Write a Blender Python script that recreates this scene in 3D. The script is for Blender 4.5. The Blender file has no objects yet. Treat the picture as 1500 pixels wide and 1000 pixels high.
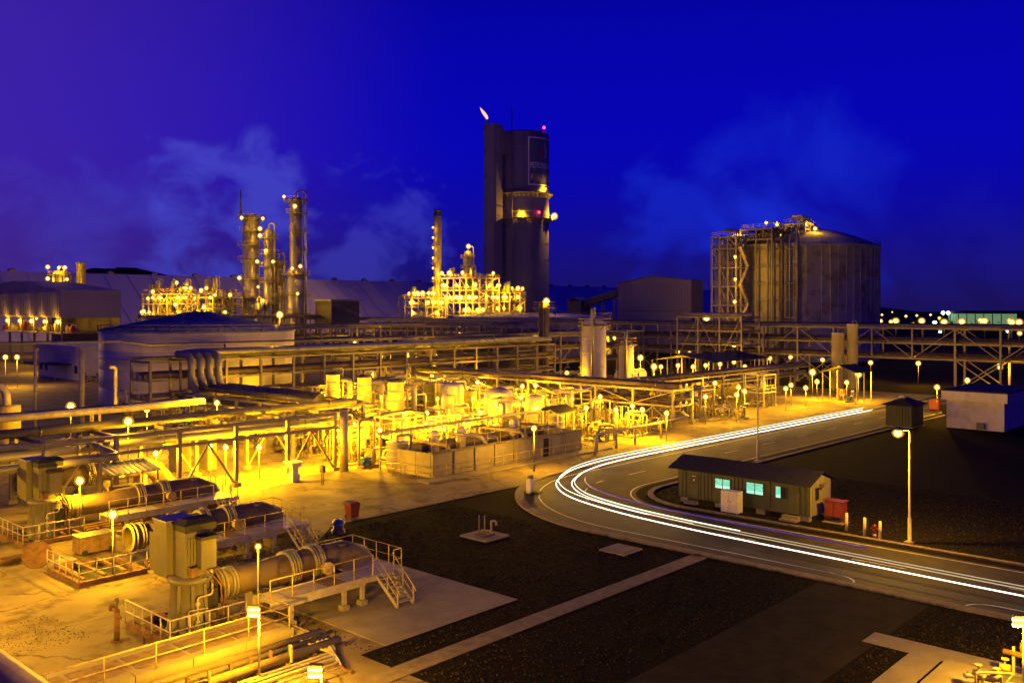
import bpy, math, random
from mathutils import Vector
PI = math.pi
sc = bpy.context.scene
C = sc.collection

# ------------------------------------------------------------------ camera, sky, exposure
cam = bpy.data.cameras.new('camera')
co = bpy.data.objects.new('camera', cam)
C.objects.link(co)
co.location = (0, 0, 16)
co.rotation_euler = (PI / 2, 0, -(PI / 2 - math.atan2(1225, 1340)))
cam.sensor_width = 36
cam.lens = 36 * 1340 / 1500
cam.shift_y = -50 / 1500
cam.clip_start = .1
cam.clip_end = 9000
sc.camera = co
sc.view_settings.view_transform = 'Standard'
sc.view_settings.look = 'None'
sc.view_settings.exposure = 0
sc.view_settings.gamma = 1
sc.view_settings.use_curve_mapping = False
sc.render.engine = 'CYCLES'
sc.cycles.use_denoising = True
sc.cycles.max_bounces = 6
sc.cycles.transparent_max_bounces = 24
sc.cycles.diffuse_bounces = 3
sc.cycles.glossy_bounces = 2
sc.cycles.sample_clamp_indirect = 4
sc.cycles.sample_clamp_direct = 0

w = bpy.data.worlds.new('World')
sc.world = w
w.use_nodes = True
nt = w.node_tree
N, L = nt.nodes, nt.links
N.clear()
def wn(t, **k):
    n = N.new(t)
    for a, b in k.items():
        setattr(n, a, b)
    return n
tc = wn('ShaderNodeTexCoord')
sep = wn('ShaderNodeSeparateXYZ')
L.new(tc.outputs['Generated'], sep.inputs[0])
sky = wn('ShaderNodeTexSky', sky_type='NISHITA', sun_disc=False)
sky.sun_elevation = math.radians(-3)
sky.sun_rotation = math.radians(-60)
sky.altitude = 0
ramp = wn('ShaderNodeValToRGB')
L.new(sep.outputs[2], ramp.inputs[0])
cr = ramp.color_ramp
cr.interpolation = 'B_SPLINE'
for i, (p, c) in enumerate([(0.0, (.010, .005, .085)), (.035, (.010, .006, .14)), (.10, (.003, .0025, .34)), (.19, (.0012, .0012, .50)), (.36, (.0012, .0010, .30)), (.6, (.0010, .0008, .13)), (1, (.001, .0008, .07))]):
    e = cr.elements[i] if i < 2 else cr.elements.new(p)
    e.position = p
    e.color = (*c, 1)
# purple glow tint added to the sky, left of the view
def dotdir(ax, ay, az):
    n = wn('ShaderNodeVectorMath', operation='DOT_PRODUCT')
    L.new(tc.outputs['Generated'], n.inputs[0])
    v = Vector((ax, ay, az)).normalized()
    n.inputs[1].default_value = v
    return n.outputs['Value']
def maprange(v, a, b, c=0, d=1, smooth=True):
    n = wn('ShaderNodeMapRange')
    if smooth:
        n.interpolation_type = 'SMOOTHSTEP'
    L.new(v, n.inputs[0])
    for i, x in enumerate((a, b, c, d)):
        n.inputs[i + 1].default_value = x
    return n.outputs[0]
def wmath(op, a, b):
    n = wn('ShaderNodeMath', operation=op)
    for i, x in enumerate((a, b)):
        if hasattr(x, 'links'):
            L.new(x, n.inputs[i])
        else:
            n.inputs[i].default_value = x
    return n.outputs[0]
def wmix(f, a, b, t='MIX'):
    n = wn('ShaderNodeMix', data_type='RGBA', blend_type=t)
    L.new(f, n.inputs[0])
    for s, x in ((6, a), (7, b)):
        if hasattr(x, 'links'):
            L.new(x, n.inputs[s])
        else:
            n.inputs[s].default_value = (*x, 1)
    return n.outputs[2]
glow = maprange(dotdir(-.15, 1, .10), .60, 1.0)
base = wmix(wmath('MULTIPLY', glow, .5), ramp.outputs[0], (.105, .034, .30))
# cloud banks: a noise of the view direction, only low over the horizon
mp = wn('ShaderNodeMapping')
L.new(tc.outputs['Generated'], mp.inputs[0])
mp.inputs['Scale'].default_value = (1, 1, 1.25)
def noise(scale, det, rough=.55, dist=0.):
    n = wn('ShaderNodeTexNoise')
    L.new(mp.outputs[0], n.inputs[0])
    n.inputs['Scale'].default_value = scale
    n.inputs['Detail'].default_value = det
    n.inputs['Roughness'].default_value = rough
    n.inputs['Distortion'].default_value = dist
    return n.outputs[0]
big = maprange(noise(3.2, 2), .42, .62)
puff = maprange(noise(15, 7, .58, .25), .44, .66)
low = maprange(sep.outputs[2], .20, .05)
cloud = wmath('MULTIPLY', wmath('MULTIPLY', big, puff), low)
def bank(az_px, el, width):
    # a cloud bank standing in one compass direction
    u = az_px / 1340
    d = (1 * .738 + u * .675, .675 - u * .738, el)
    return maprange(dotdir(*d), math.cos(width), math.cos(width * .35))
def puffs(b, nz, lo, hi):
    # the bank thins out by losing puffs, not by fading along a line
    return maprange(wmath('ADD', nz, wmath('MULTIPLY', wmath('SUBTRACT', b, 1.), .42)), lo, hi)
b1 = puffs(bank(-420, .105, .135), noise(15, 6, .52, .35), .38, .62)
b2 = puffs(bank(-200, .065, .14), noise(17, 6, .52, .35), .42, .64)
b3 = puffs(bank(415, .12, .165), noise(9, 5, .52, .3), .30, .72)
b4 = puffs(bank(285, .06, .17), noise(14, 6, .52, .3), .34, .68)
b5 = puffs(bank(-650, .06, .16), noise(14, 6, .52, .3), .38, .66)
lit = wmath('ADD', wmath('MULTIPLY', b1, .95), wmath('MULTIPLY', b2, .5))
lit = wmath('ADD', lit, wmath('MULTIPLY', b5, .4))
c1 = wmix(wmath('MINIMUM', wmath('MULTIPLY', lit, .78), 1.), base, (.060, .062, .56))
c2 = wmix(wmath('MINIMUM', wmath('ADD', wmath('MULTIPLY', b3, .6), wmath('MULTIPLY', b4, .6)), 1.), c1, (.008, .022, .58))
c3 = wmix(wmath('MULTIPLY', cloud, .12), c2, (.022, .02, .40))
# the physical twilight sky on top of it
tint = wn('ShaderNodeMix', data_type='RGBA', blend_type='MULTIPLY')
tint.inputs[0].default_value = 1
L.new(sky.outputs[0], tint.inputs[6])
tint.inputs[7].default_value = (.15, .12, 1, 1)
bg1, bg2 = wn('ShaderNodeBackground'), wn('ShaderNodeBackground')
L.new(c3, bg1.inputs[0])
L.new(tint.outputs[2], bg2.inputs[0])
bg1.inputs[1].default_value = 1
bg2.inputs[1].default_value = .05
ad = wn('ShaderNodeAddShader')
out = wn('ShaderNodeOutputWorld')
L.new(bg1.outputs[0], ad.inputs[0])
L.new(bg2.outputs[0], ad.inputs[1])
L.new(ad.outputs[0], out.inputs[0])

# ------------------------------------------------------------------ materials
SODIUM = (1.0, .48, .003)
POWER = 6.5
MAT = {}
def mat(name, c1, c2=None, rough=.6, metal=0., scale=2., bump=0., bscale=None, streak=0., detail=5, lo=.35, hi=.65, spec=.5, tile=None, c3=None, s3=None):
    m = bpy.data.materials.new(name)
    m.use_nodes = True
    t = m.node_tree
    n, l = t.nodes, t.links
    b = n['Principled BSDF']
    b.inputs['Roughness'].default_value = rough
    b.inputs['Metallic'].default_value = metal
    b.inputs['Specular IOR Level'].default_value = spec
    g = n.new('ShaderNodeNewGeometry')
    mpn = n.new('ShaderNodeMapping')
    l.new(g.outputs['Position'], mpn.inputs[0])
    if streak:
        mpn.inputs['Scale'].default_value = (1, 1, streak)
    no = n.new('ShaderNodeTexNoise')
    l.new(mpn.outputs[0], no.inputs[0])
    no.inputs['Scale'].default_value = scale
    no.inputs['Detail'].default_value = detail
    no.inputs['Roughness'].default_value = .6
    mr = n.new('ShaderNodeMapRange')
    l.new(no.outputs[0], mr.inputs[0])
    mr.inputs[1].default_value, mr.inputs[2].default_value = lo, hi
    mx = n.new('ShaderNodeMix')
    mx.data_type = 'RGBA'
    l.new(mr.outputs[0], mx.inputs[0])
    mx.inputs[6].default_value = (*c1, 1)
    mx.inputs[7].default_value = (*(c2 or [x * .75 for x in c1]), 1)
    col = mx.outputs[2]
    if c3:
        no3 = n.new('ShaderNodeTexNoise')
        l.new(g.outputs['Position'], no3.inputs[0])
        no3.inputs['Scale'].default_value = s3
        no3.inputs['Detail'].default_value = 6
        no3.inputs['Roughness'].default_value = .65
        mr3 = n.new('ShaderNodeMapRange')
        l.new(no3.outputs[0], mr3.inputs[0])
        mr3.inputs[1].default_value, mr3.inputs[2].default_value = .50, .66
        mx3 = n.new('ShaderNodeMix')
        mx3.data_type = 'RGBA'
        l.new(mr3.outputs[0], mx3.inputs[0])
        l.new(col, mx3.inputs[6])
        mx3.inputs[7].default_value = (*c3, 1)
        col = mx3.outputs[2]
    l.new(col, b.inputs['Base Color'])
    if bump:
        nb = n.new('ShaderNodeTexNoise')
        l.new(g.outputs['Position'], nb.inputs[0])
        nb.inputs['Scale'].default_value = bscale or scale * 6
        nb.inputs['Detail'].default_value = 4
        bp = n.new('ShaderNodeBump')
        bp.inputs['Strength'].default_value = bump
        bp.inputs['Distance'].default_value = .05
        l.new(nb.outputs[0], bp.inputs['Height'])
        l.new(bp.outputs[0], b.inputs['Normal'])
    MAT[name] = m
    return m
def emit(name, c, s):
    m = bpy.data.materials.new(name)
    m.use_nodes = True
    b = m.node_tree.nodes['Principled BSDF']
    b.inputs['Base Color'].default_value = (*[x * .5 for x in c], 1)
    b.inputs['Emission Color'].default_value = (*c, 1)
    b.inputs['Emission Strength'].default_value = s
    MAT[name] = m
    return m
mat('soil', (.020, .016, .011), (.010, .008, .006), rough=.95, scale=.05, bump=.4, bscale=3, spec=0.03)
mat('concrete', (.235, .19, .115), (.150, .115, .066), rough=.85, scale=.22, bump=.25, bscale=9, detail=9, c3=(.085, .062, .036), s3=.42, spec=0.25)
mat('concrete_clean', (.26, .222, .155), (.19, .16, .108), rough=.85, scale=.8, bump=.15, bscale=12, detail=7)
mat('kerb_stone', (.20, .155, .11), (.12, .09, .062), rough=.9, scale=1.6, bump=.3, bscale=14)
mat('asphalt', (.050, .042, .033), (.030, .026, .021), rough=.75, scale=.5, bump=.3, bscale=40, detail=8, c3=(.075, .066, .055), s3=.18, spec=0.2)
mat('asphalt_old', (.034, .028, .021), (.022, .018, .014), rough=.9, scale=.8, bump=.3, bscale=30, spec=0.03)
mat('gravel_bed', (.017, .014, .011), (.006, .005, .004), rough=.95, scale=7, bump=.8, bscale=9, detail=8, spec=0.03)
mat('gravel_stone', (.055, .042, .030), (.012, .010, .008), rough=.9, scale=2.2, lo=.40, hi=.6, spec=0.03)
mat('road_paint', (.62, .60, .55), (.40, .38, .34), rough=.7, scale=3)
mat('steel', (0.203, 0.191, 0.174), (0.141, 0.127, 0.107), rough=.55, scale=1.5, streak=.3, c3=(.20, .13, .075), s3=2.2)
mat('steel_pale', (0.370, 0.351, 0.306), (0.268, 0.242, 0.204), rough=.5, scale=1.2, streak=.25, c3=(.30, .20, .12), s3=1.6)
mat('dark_steel', (.10, .088, .075), (.055, .047, .04), rough=.6, scale=1.5)
mat('rust', (.17, .085, .04), (.085, .045, .026), rough=.9, scale=3, bump=.3)
mat('rail_yellow', (0.496, 0.400, 0.112), (0.384, 0.272, 0.072), rough=.5, scale=2.5, c3=(.24, .13, .05), s3=5)
mat('cladding', (0.291, 0.280, 0.263), (0.224, 0.213, 0.196), rough=.42, metal=.45, scale=1.2, streak=.4)
mat('duct_skin', (.21, .205, .20), (.15, .145, .14), rough=.42, metal=.4, scale=1.2, streak=.4)
mat('pipe_grey', (0.205, 0.194, 0.178), (0.151, 0.140, 0.125), rough=.45, scale=.9)
mat('pipe_dark', (.075, .066, .058), (.045, .04, .036), rough=.55, scale=.9)
mat('pipe_brown', (0.136, 0.098, 0.058), (0.089, 0.061, 0.035), rough=.6, scale=.8, c3=(.085, .055, .032), s3=.9)
mat('tank_paint', (0.560, 0.512, 0.448), (0.480, 0.432, 0.368), rough=.6, scale=.35, streak=.12, detail=6, c3=(.44, .39, .32), s3=.3)
mat('roof_sheet', (.26, .27, .30), (.20, .21, .24), rough=.45, scale=.4)
mat('tank_concrete', (.44, .41, .40), (.34, .31, .30), rough=.85, scale=.18, streak=.10, detail=8, c3=(.20, .175, .15), s3=.25)
mat('tower_concrete', (.30, .265, .25), (.22, .195, .185), rough=.9, scale=.10, streak=.08, detail=8)
mat('warehouse', (0.357, 0.315, 0.281), (0.306, 0.264, 0.230), rough=.7, scale=.15, streak=.2)
mat('store_roof', (.66, .60, .64), (.58, .53, .57), rough=.7, scale=.03)
mat('white_wall', (0.561, 0.518, 0.484), (0.459, 0.416, 0.383), rough=.8, scale=.7, streak=.3, c3=(.40, .35, .30), s3=.5)
mat('roof_dark', (.016, .015, .015), (.010, .0095, .009), rough=.75, scale=1.5)
mat('cabin_green', (.055, .060, .034), (.038, .042, .023), rough=.55, scale=1.6, streak=.2)
mat('cabin_end', (.26, .235, .15), (.19, .17, .105), rough=.6, scale=1.6, streak=.2)
mat('hut_green', (.045, .05, .03), (.03, .034, .02), rough=.65, scale=1.6, streak=.2)
mat('cabinet_white', (.62, .57, .56), (.54, .48, .46), rough=.5, scale=2)
mat('red_paint', (.20, .018, .012), (.14, .014, .010), rough=.5, scale=3)
mat('bin_orange', (.34, .06, .014), (.26, .045, .012), rough=.5, scale=3)
mat('blue_paint', (.03, .08, .42), (.025, .06, .30), rough=.35, scale=3)
mat('motor_box', (0.106, 0.096, 0.079), (0.077, 0.068, 0.055), rough=.5, scale=.8, streak=.2, c3=(.12, .09, .06), s3=1.2)
mat('rubber', (.02, .02, .02), rough=.8)
mat('glass_dark', (.02, .025, .03), (.02, .025, .03), rough=.08)
mat('hill', (.006, .006, .010), (.004, .004, .008), rough=1, scale=.01, spec=0.03)
mat('sign_blue', (.12, .13, .17), (.10, .11, .145), rough=.5, scale=.4)
mat('sign_white', (.85, .83, .80), (.80, .78, .75), rough=.5)
mat('sign_yellow', (.70, .56, .20), (.64, .50, .17), rough=.5)
mat('sign_red', (.45, .10, .07), (.38, .085, .06), rough=.5)
mat('plank_brown', (.21, .13, .07), (.12, .072, .04), rough=.85, scale=2.5)
mat('leaf', (.045, .06, .02), (.02, .03, .01), rough=.8, scale=4, spec=0.03)
def cracks(nm, sc_, width, dark):
    t = MAT[nm].node_tree
    n, l = t.nodes, t.links
    b = n['Principled BSDF']
    src = b.inputs['Base Color'].links[0].from_socket
    g, nz, ad_, vo, mr = n.new('ShaderNodeNewGeometry'), n.new('ShaderNodeTexNoise'), n.new('ShaderNodeVectorMath'), n.new('ShaderNodeTexVoronoi'), n.new('ShaderNodeMapRange')
    nz.inputs['Scale'].default_value = .7
    nz.inputs['Detail'].default_value = 6
    l.new(g.outputs['Position'], nz.inputs[0])
    ad_.operation = 'MULTIPLY_ADD'
    l.new(nz.outputs['Color'], ad_.inputs[0])
    ad_.inputs[1].default_value = (2.2, 2.2, 0)
    l.new(g.outputs['Position'], ad_.inputs[2])
    vo.feature = 'DISTANCE_TO_EDGE'
    vo.inputs['Scale'].default_value = sc_
    l.new(ad_.outputs[0], vo.inputs['Vector'])
    l.new(vo.outputs['Distance'], mr.inputs[0])
    mr.inputs[1].default_value, mr.inputs[2].default_value, mr.inputs[3].default_value, mr.inputs[4].default_value = width * .3, width, dark, 0
    mx = n.new('ShaderNodeMix')
    mx.data_type = 'RGBA'
    l.new(mr.outputs[0], mx.inputs[0])
    l.new(src, mx.inputs[6])
    mx.inputs[7].default_value = (.045, .034, .022, 1)
    l.new(mx.outputs[2], b.inputs['Base Color'])
cracks('concrete', .13, .010, .75)
cracks('asphalt', .10, .006, .5)
emit('bulb', (1, .62, .14), 7).cycles.emission_sampling = 'NONE'
emit('bulb_white', (.75, 1, .80), 9).cycles.emission_sampling = 'NONE'
emit('bulb_red', (1, .02, .06), 12).cycles.emission_sampling = 'NONE'
emit('flame', (1, .40, .18), 1.9)
emit('window_cyan', (.16, .95, .68), .80)
m_ = MAT['window_cyan']
t_ = m_.node_tree
g_, nz_, rp_ = t_.nodes.new('ShaderNodeNewGeometry'), t_.nodes.new('ShaderNodeTexNoise'), t_.nodes.new('ShaderNodeValToRGB')
nz_.inputs['Scale'].default_value = 9
nz_.inputs['Detail'].default_value = 6
rp_.color_ramp.elements[0].position, rp_.color_ramp.elements[1].position = .38, .62
rp_.color_ramp.elements[0].color, rp_.color_ramp.elements[1].color = (.06, .50, .32, 1), (.30, 1, .80, 1)
t_.links.new(g_.outputs['Position'], nz_.inputs[0])
t_.links.new(nz_.outputs[0], rp_.inputs[0])
t_.links.new(rp_.outputs[0], t_.nodes['Principled BSDF'].inputs['Emission Color'])
emit('window_pale', (.45, 1, .80), .95)
emit('wall_green_glow', (.30, .55, .26), .42).cycles.emission_sampling = 'NONE'  # floodlight on the far wall is put into its own emission
m_ = bpy.data.materials.new('halo_glow')  # faint see-through emissive shell, a painted halo round each bulb
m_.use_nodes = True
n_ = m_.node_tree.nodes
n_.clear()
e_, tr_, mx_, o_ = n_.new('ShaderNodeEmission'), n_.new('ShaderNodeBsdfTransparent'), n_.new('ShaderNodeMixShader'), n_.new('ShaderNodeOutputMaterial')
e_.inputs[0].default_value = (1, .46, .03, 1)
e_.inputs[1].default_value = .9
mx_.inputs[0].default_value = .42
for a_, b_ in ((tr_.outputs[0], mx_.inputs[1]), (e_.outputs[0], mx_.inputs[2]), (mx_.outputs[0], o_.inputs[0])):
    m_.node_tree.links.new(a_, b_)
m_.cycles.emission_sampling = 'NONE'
MAT['halo_glow'] = m_
emit('streak_white', (1, .93, .74), 3.2)
emit('streak_soft', (.70, .66, .46), .50)
emit('streak_blue', (.10, .06, .85), .16)

# ------------------------------------------------------------------ mesh helpers
ORI = {}
class M:
    def __init__(self, x=0, y=0, z=0, rot=0):
        self.v, self.f, self.s = [], [], []
        self.o = (x, y, z, math.cos(rot), math.sin(rot))
    def add(self, vs, fs, smooth=False):
        b = len(self.v)
        x, y, z, c, s = self.o
        self.v += [(x + p[0] * c - p[1] * s, y + p[0] * s + p[1] * c, z + p[2]) for p in vs]
        self.f += [tuple(i + b for i in f) for f in fs]
        self.s += [smooth] * len(fs) if isinstance(smooth, bool) else smooth
        return self
    def box(self, x0, y0, z0, x1, y1, z1):
        if x0 > x1: x0, x1 = x1, x0
        if y0 > y1: y0, y1 = y1, y0
        return self.add([(x0, y0, z0), (x1, y0, z0), (x1, y1, z0), (x0, y1, z0), (x0, y0, z1), (x1, y0, z1), (x1, y1, z1), (x0, y1, z1)],
                        [(3, 2, 1, 0), (4, 5, 6, 7), (0, 1, 5, 4), (1, 2, 6, 5), (2, 3, 7, 6), (3, 0, 4, 7)])
    def cb(self, cx, cy, cz, sx, sy, sz):
        return self.box(cx - sx / 2, cy - sy / 2, cz - sz / 2, cx + sx / 2, cy + sy / 2, cz + sz / 2)
    def bar(self, p, q, w=.1, h=None):
        h = h or w
        p, q = Vector(p), Vector(q)
        d = (q - p).normalized()
        up = Vector((0, 0, 1)) if abs(d.z) < .95 else Vector((1, 0, 0))
        a = d.cross(up).normalized() * w / 2
        b = a.cross(d).normalized() * h / 2
        vs = [p - a - b, p + a - b, p + a + b, p - a + b, q - a - b, q + a - b, q + a + b, q - a + b]
        return self.add(vs, [(3, 2, 1, 0), (4, 5, 6, 7), (0, 1, 5, 4), (1, 2, 6, 5), (2, 3, 7, 6), (3, 0, 4, 7)])
    def tube(self, pts, r, n=8, cap=True, r2=None):
        pts = [Vector(p) for p in pts]
        m = len(pts)
        rings, fs, sm = [], [], []
        a = None
        for i, p in enumerate(pts):
            d = ((pts[i + 1] - p).normalized() if i < m - 1 else Vector()) + ((p - pts[i - 1]).normalized() if i else Vector())
            d.normalize()
            if a is None:
                up = Vector((0, 0, 1)) if abs(d.z) < .9 else Vector((1, 0, 0))
                a = d.cross(up).normalized()
            else:
                a = (a - d * a.dot(d)).normalized()
            b = d.cross(a)
            k = 1.
            if 0 < i < m - 1:
                cs = (pts[i + 1] - p).normalized().dot(d)
                k = 1 / max(cs, .5)
            rr = r if r2 is None else r + (r2 - r) * i / (m - 1)
            rings += [p + (a * math.cos(2 * PI * j / n) + b * math.sin(2 * PI * j / n)) * rr * (k ** .5) for j in range(n)]
        for i in range(m - 1):
            for j in range(n):
                fs.append((i * n + j, i * n + (j + 1) % n, (i + 1) * n + (j + 1) % n, (i + 1) * n + j))
                sm.append(True)
        if cap:
            fs.append(tuple(reversed(range(n))))
            fs.append(tuple((m - 1) * n + j for j in range(n)))
            sm += [False, False]
        return self.add(rings, fs, sm)
    def cyl(self, p, q, r, n=12, r2=None, cap=True):
        return self.tube([p, q], r, n, cap, r2)
    def lathe(self, cx, cy, prof, n=24, a0=0., a1=2 * PI, smooth=True):
        full = abs(a1 - a0 - 2 * PI) < 1e-6
        m = n if full else n + 1
        vs = [(cx + r * math.cos(a0 + (a1 - a0) * j / n), cy + r * math.sin(a0 + (a1 - a0) * j / n), z) for r, z in prof for j in range(m)]
        fs = []
        for i in range(len(prof) - 1):
            for j in range(n):
                k = (j + 1) % m
                fs.append((i * m + j, i * m + k, (i + 1) * m + k, (i + 1) * m + j))
        return self.add(vs, fs, smooth)
    def poly(self, pts):
        return self.add(pts, [tuple(range(len(pts)))])
    def prism(self, pts, z0, z1):
        n = len(pts)
        vs = [(x, y, z0) for x, y in pts] + [(x, y, z1) for x, y in pts]
        return self.add(vs, [tuple(reversed(range(n))), tuple(range(n, 2 * n))] + [(i, (i + 1) % n, n + (i + 1) % n, n + i) for i in range(n)])
    def gable(self, ax, a0, a1, c0, c1, z0, zr, t=.08, over=0.):
        """a two-slope roof: ridge along ax"""
        cm = (c0 + c1) / 2
        for s, e in ((c0, -1), (c1, 1)):
            p = [(a0, s, z0), (a1, s, z0), (a1, cm, zr), (a0, cm, zr)]
            p += [(x, y, z + t) for x, y, z in p]
            if ax == 'y':
                p = [(y, x, z) for x, y, z in p]
            self.add(p, [(0, 3, 2, 1), (4, 5, 6, 7), (0, 1, 5, 4), (1, 2, 6, 5), (2, 3, 7, 6), (3, 0, 4, 7)])
        return self
    def mesh(self, name, m, org=(0, 0, 0)):
        me = bpy.data.meshes.new(name)
        me.from_pydata([(x - org[0], y - org[1], z - org[2]) for x, y, z in self.v], [], self.f)
        if any(self.s):
            me.polygons.foreach_set('use_smooth', self.s)
        me.materials.append(MAT[m])
        return me
    def build(self, name, m, parent=None, at=None):
        org = ORI[parent] if parent else (at or (0, 0, 0))
        o = bpy.data.objects.new(name, self.mesh(name, m, org))
        C.objects.link(o)
        if parent:
            o.parent = parent
        else:
            o.location = org
        ORI[o] = org
        return o
def tag(o, label=None, cat=None, group=None, kind=None):
    for k, v in (('label', label), ('category', cat), ('group', group), ('kind', kind)):
        if v:
            o[k] = v
    return o
def thing(name, label, cat, loc, group=None):
    o = bpy.data.objects.new(name, None)
    o.empty_display_size = .3
    C.objects.link(o)
    o.location = loc
    ORI[o] = tuple(loc)
    return tag(o, label, cat, group)
def inst(name, me, parent, loc, rot=0.):
    """a part that shares its mesh with its fellows; loc is in world space"""
    o = bpy.data.objects.new(name, me)
    C.objects.link(o)
    o.parent = parent
    g = ORI[parent]
    o.location = (loc[0] - g[0], loc[1] - g[1], loc[2] - g[2])
    if rot:
        o.rotation_euler = (0, 0, rot)
    return o
def dup(root, loc, label=None, rot=0.):
    r = root.copy()
    C.objects.link(r)
    r.location = loc
    r.rotation_euler = (0, 0, rot)
    if label:
        r['label'] = label
    ORI[r] = tuple(loc)
    for ch in root.children:
        c = ch.copy()
        C.objects.link(c)
        c.parent = r
        for g in ch.children:
            d = g.copy()
            C.objects.link(d)
            d.parent = c
    return r
def structure(m, name, mt):
    return tag(m.build(name, mt), kind='structure')
CACHE = {}
def unitbox(sx, sy, sz, m, name):
    """a shared box standing on its origin"""
    k = (round(sx, 3), round(sy, 3), round(sz, 3), m, name)
    if k not in CACHE:
        CACHE[k] = M().box(-sx / 2, -sy / 2, 0, sx / 2, sy / 2, sz).mesh(name, m)
    return CACHE[k]
def fillet(pts, R, n=4):
    """round the corners of a pipe run"""
    pts = [Vector(p) for p in pts]
    o = [pts[0]]
    for i in range(1, len(pts) - 1):
        a, b, c = pts[i - 1], pts[i], pts[i + 1]
        r = min(R, (a - b).length * .49, (c - b).length * .49)
        p, q = b + (a - b).normalized() * r, b + (c - b).normalized() * r
        for k in range(n + 1):
            t = k / n
            o.append(p * (1 - t) ** 2 + b * 2 * t * (1 - t) + q * t * t)
    o.append(pts[-1])
    return o
# ------------------------------------------------------------------ ground, roads, paths
structure(M().poly([(-600, -600, -.02), (3400, -600, -.02), (3400, 3400, -.02), (-600, 3400, -.02)]), 'ground', 'soil')
def arc(cx, cy, r, a0, a1, n=14):
    return [(cx + r * math.cos(math.radians(a0 + (a1 - a0) * i / n)), cy + r * math.sin(math.radians(a0 + (a1 - a0) * i / n))) for i in range(n + 1)]
def curve(off):
    """road side line; off 0 is the outer kerb, 9.4 the inner one"""
    R = 17 - off
    return [(52.4 + off, -60)] + [(52.4 + off, y) for y in (-20, 0, 20, 30)] + arc(69.4, 39.1, R, 180, 90) + [(x, 56.1 - off - .016 * (x - 69.4)) for x in (75, 90, 110, 130, 150, 175)]
def strip(m, o0, o1, z, h=0., sl=slice(None)):
    a, b = curve(o0)[sl], curve(o1)[sl]
    n = len(a)
    if not h:
        m.add([(*p, z) for p in a] + [(*p, z) for p in b], [(i, n + i, n + i + 1, i + 1) if True else 0 for i in range(n - 1)])
        m.f[-(n - 1):] = [tuple(reversed(f)) for f in m.f[-(n - 1):]]
    else:
        vs = [(*p, z) for p in a] + [(*p, z) for p in b] + [(*p, z + h) for p in a] + [(*p, z + h) for p in b]
        fs = []
        for i in range(n - 1):
            fs += [(2 * n + i, 2 * n + i + 1, 3 * n + i + 1, 3 * n + i), (i, i + 1, 2 * n + i + 1, 2 * n + i), (n + i, 3 * n + i, 3 * n + i + 1, n + i + 1)]
        m.add(vs, fs)
    return m
structure(strip(M(), 0, 9.6, .004), 'road', 'asphalt')
structure(M().box(163, -40, -.01, 174, 46.9, .004), 'road_far', 'asphalt')
structure(M().poly([(175, 40, .005), (420, 40, .005), (420, 56, .005), (175, 56, .005)]), 'road_beyond', 'asphalt_old')
# kerbs: outer band left of the bend, inner band round the cabin
structure(strip(M(), -.75, 0, -.1, .2), 'kerb', 'kerb_stone')
structure(strip(M(), 10.6, 11.1, -.1, .19, slice(2, None)), 'kerb_inner', 'kerb_stone')
structure(strip(M(), 9.6, 10.6, -.004), 'verge', 'soil')
# painted edge lines and a broken centre line
structure(strip(M(), 1.25, 1.37, .009, 0, slice(4, None)), 'road_line_outer', 'road_paint')
def edge_hook(y0, y1, sgn):
    m = M()
    pts = [(52.4 + 1.31, y0), (52.4 + 1.31, y1 - sgn * 1.6)] + [(53.71 - 1.2 * (1 - math.cos(t)), y1 - sgn * (1.6 - 1.6 * math.sin(t))) for t in (.35, .7, 1.05, 1.4)]
    for p, q in zip(pts, pts[1:]):
        m.bar((*p, .006), (*q, .006), .12, .008)
    return m
structure(edge_hook(30.2, 21.2, -1), 'road_line_hook', 'road_paint')
structure(edge_hook(-40, 15.2, 1), 'road_line_near', 'road_paint')
structure(strip(M(), 9.1, 9.22, .009), 'road_line_inner', 'road_paint')
mm = M()
cl = curve(5.2)
acc = 0
for p, q in zip(cl, cl[1:]):
    p, q = Vector((*p, .006)), Vector((*q, .006))
    ln = (q - p).length
    k = max(1, round(ln / 3.0))
    for i in range(k):
        if (acc + i) % 3 == 0:
            mm.bar(p.lerp(q, i / k), p.lerp(q, (i + 1) / k), .11, .008)
    acc += k
structure(mm, 'road_line_centre', 'road_paint')
# concrete apron of the plant, one sheet following the kerb
cv = curve(-.75)
edge = [(x, y) for x, y in cv if x > 63.5]
ap = [(-60, 420), (-60, 41.2), (30.5, 41.2), (31.0, 46.6), (40.6, 55.0), (60.6, 54.8)] + edge + [(176, 160), (200, 420)]
m = M()
m.add([(x, y, .008) for x, y in ap], [tuple(range(len(ap)))])
structure(m, 'pavement', 'concrete')
structure(M().poly([(-60, 10, .006), (26.4, 10, .006), (26.4, 33.6, .006), (28.0, 33.6, .006), (28.0, 41.2, .006), (-60, 41.2, .006)]), 'pavement_front', 'concrete')
structure(M().box(27.9, 33.6, -.1, 37.2, 46.5, .03), 'pad_slab', 'concrete_clean')
structure(M().box(20.0, 30.2, -.1, 51.6, 31.35, .035), 'path', 'kerb_stone')
structure(M().box(43.7, -10, -.1, 45.3, 17.2, .035), 'path_right', 'concrete_clean')
structure(M().box(30, 13.6, -.1, 43.7, 15.0, .035), 'path_branch', 'concrete_clean')
structure(M().poly([(20, 16.6, .004), (51.65, 16.6, .004), (51.65, 22.8, .004), (20, 22.8, .004)]), 'driveway', 'asphalt_old')
structure(M().poly([(25, -60, 0), (51.65, -60, 0), (51.65, 54.7, 0), (26, 54.7, 0)]), 'gravel_bed', 'gravel_bed')
structure(M().poly([(62.9, 34, .002), (62.9, -60, .002), (160, -60, .002), (160, 44.6, .002), (69.4, 44.6, .002), (65, 42.5, .002)]), 'gravel_field', 'gravel_bed')
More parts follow.
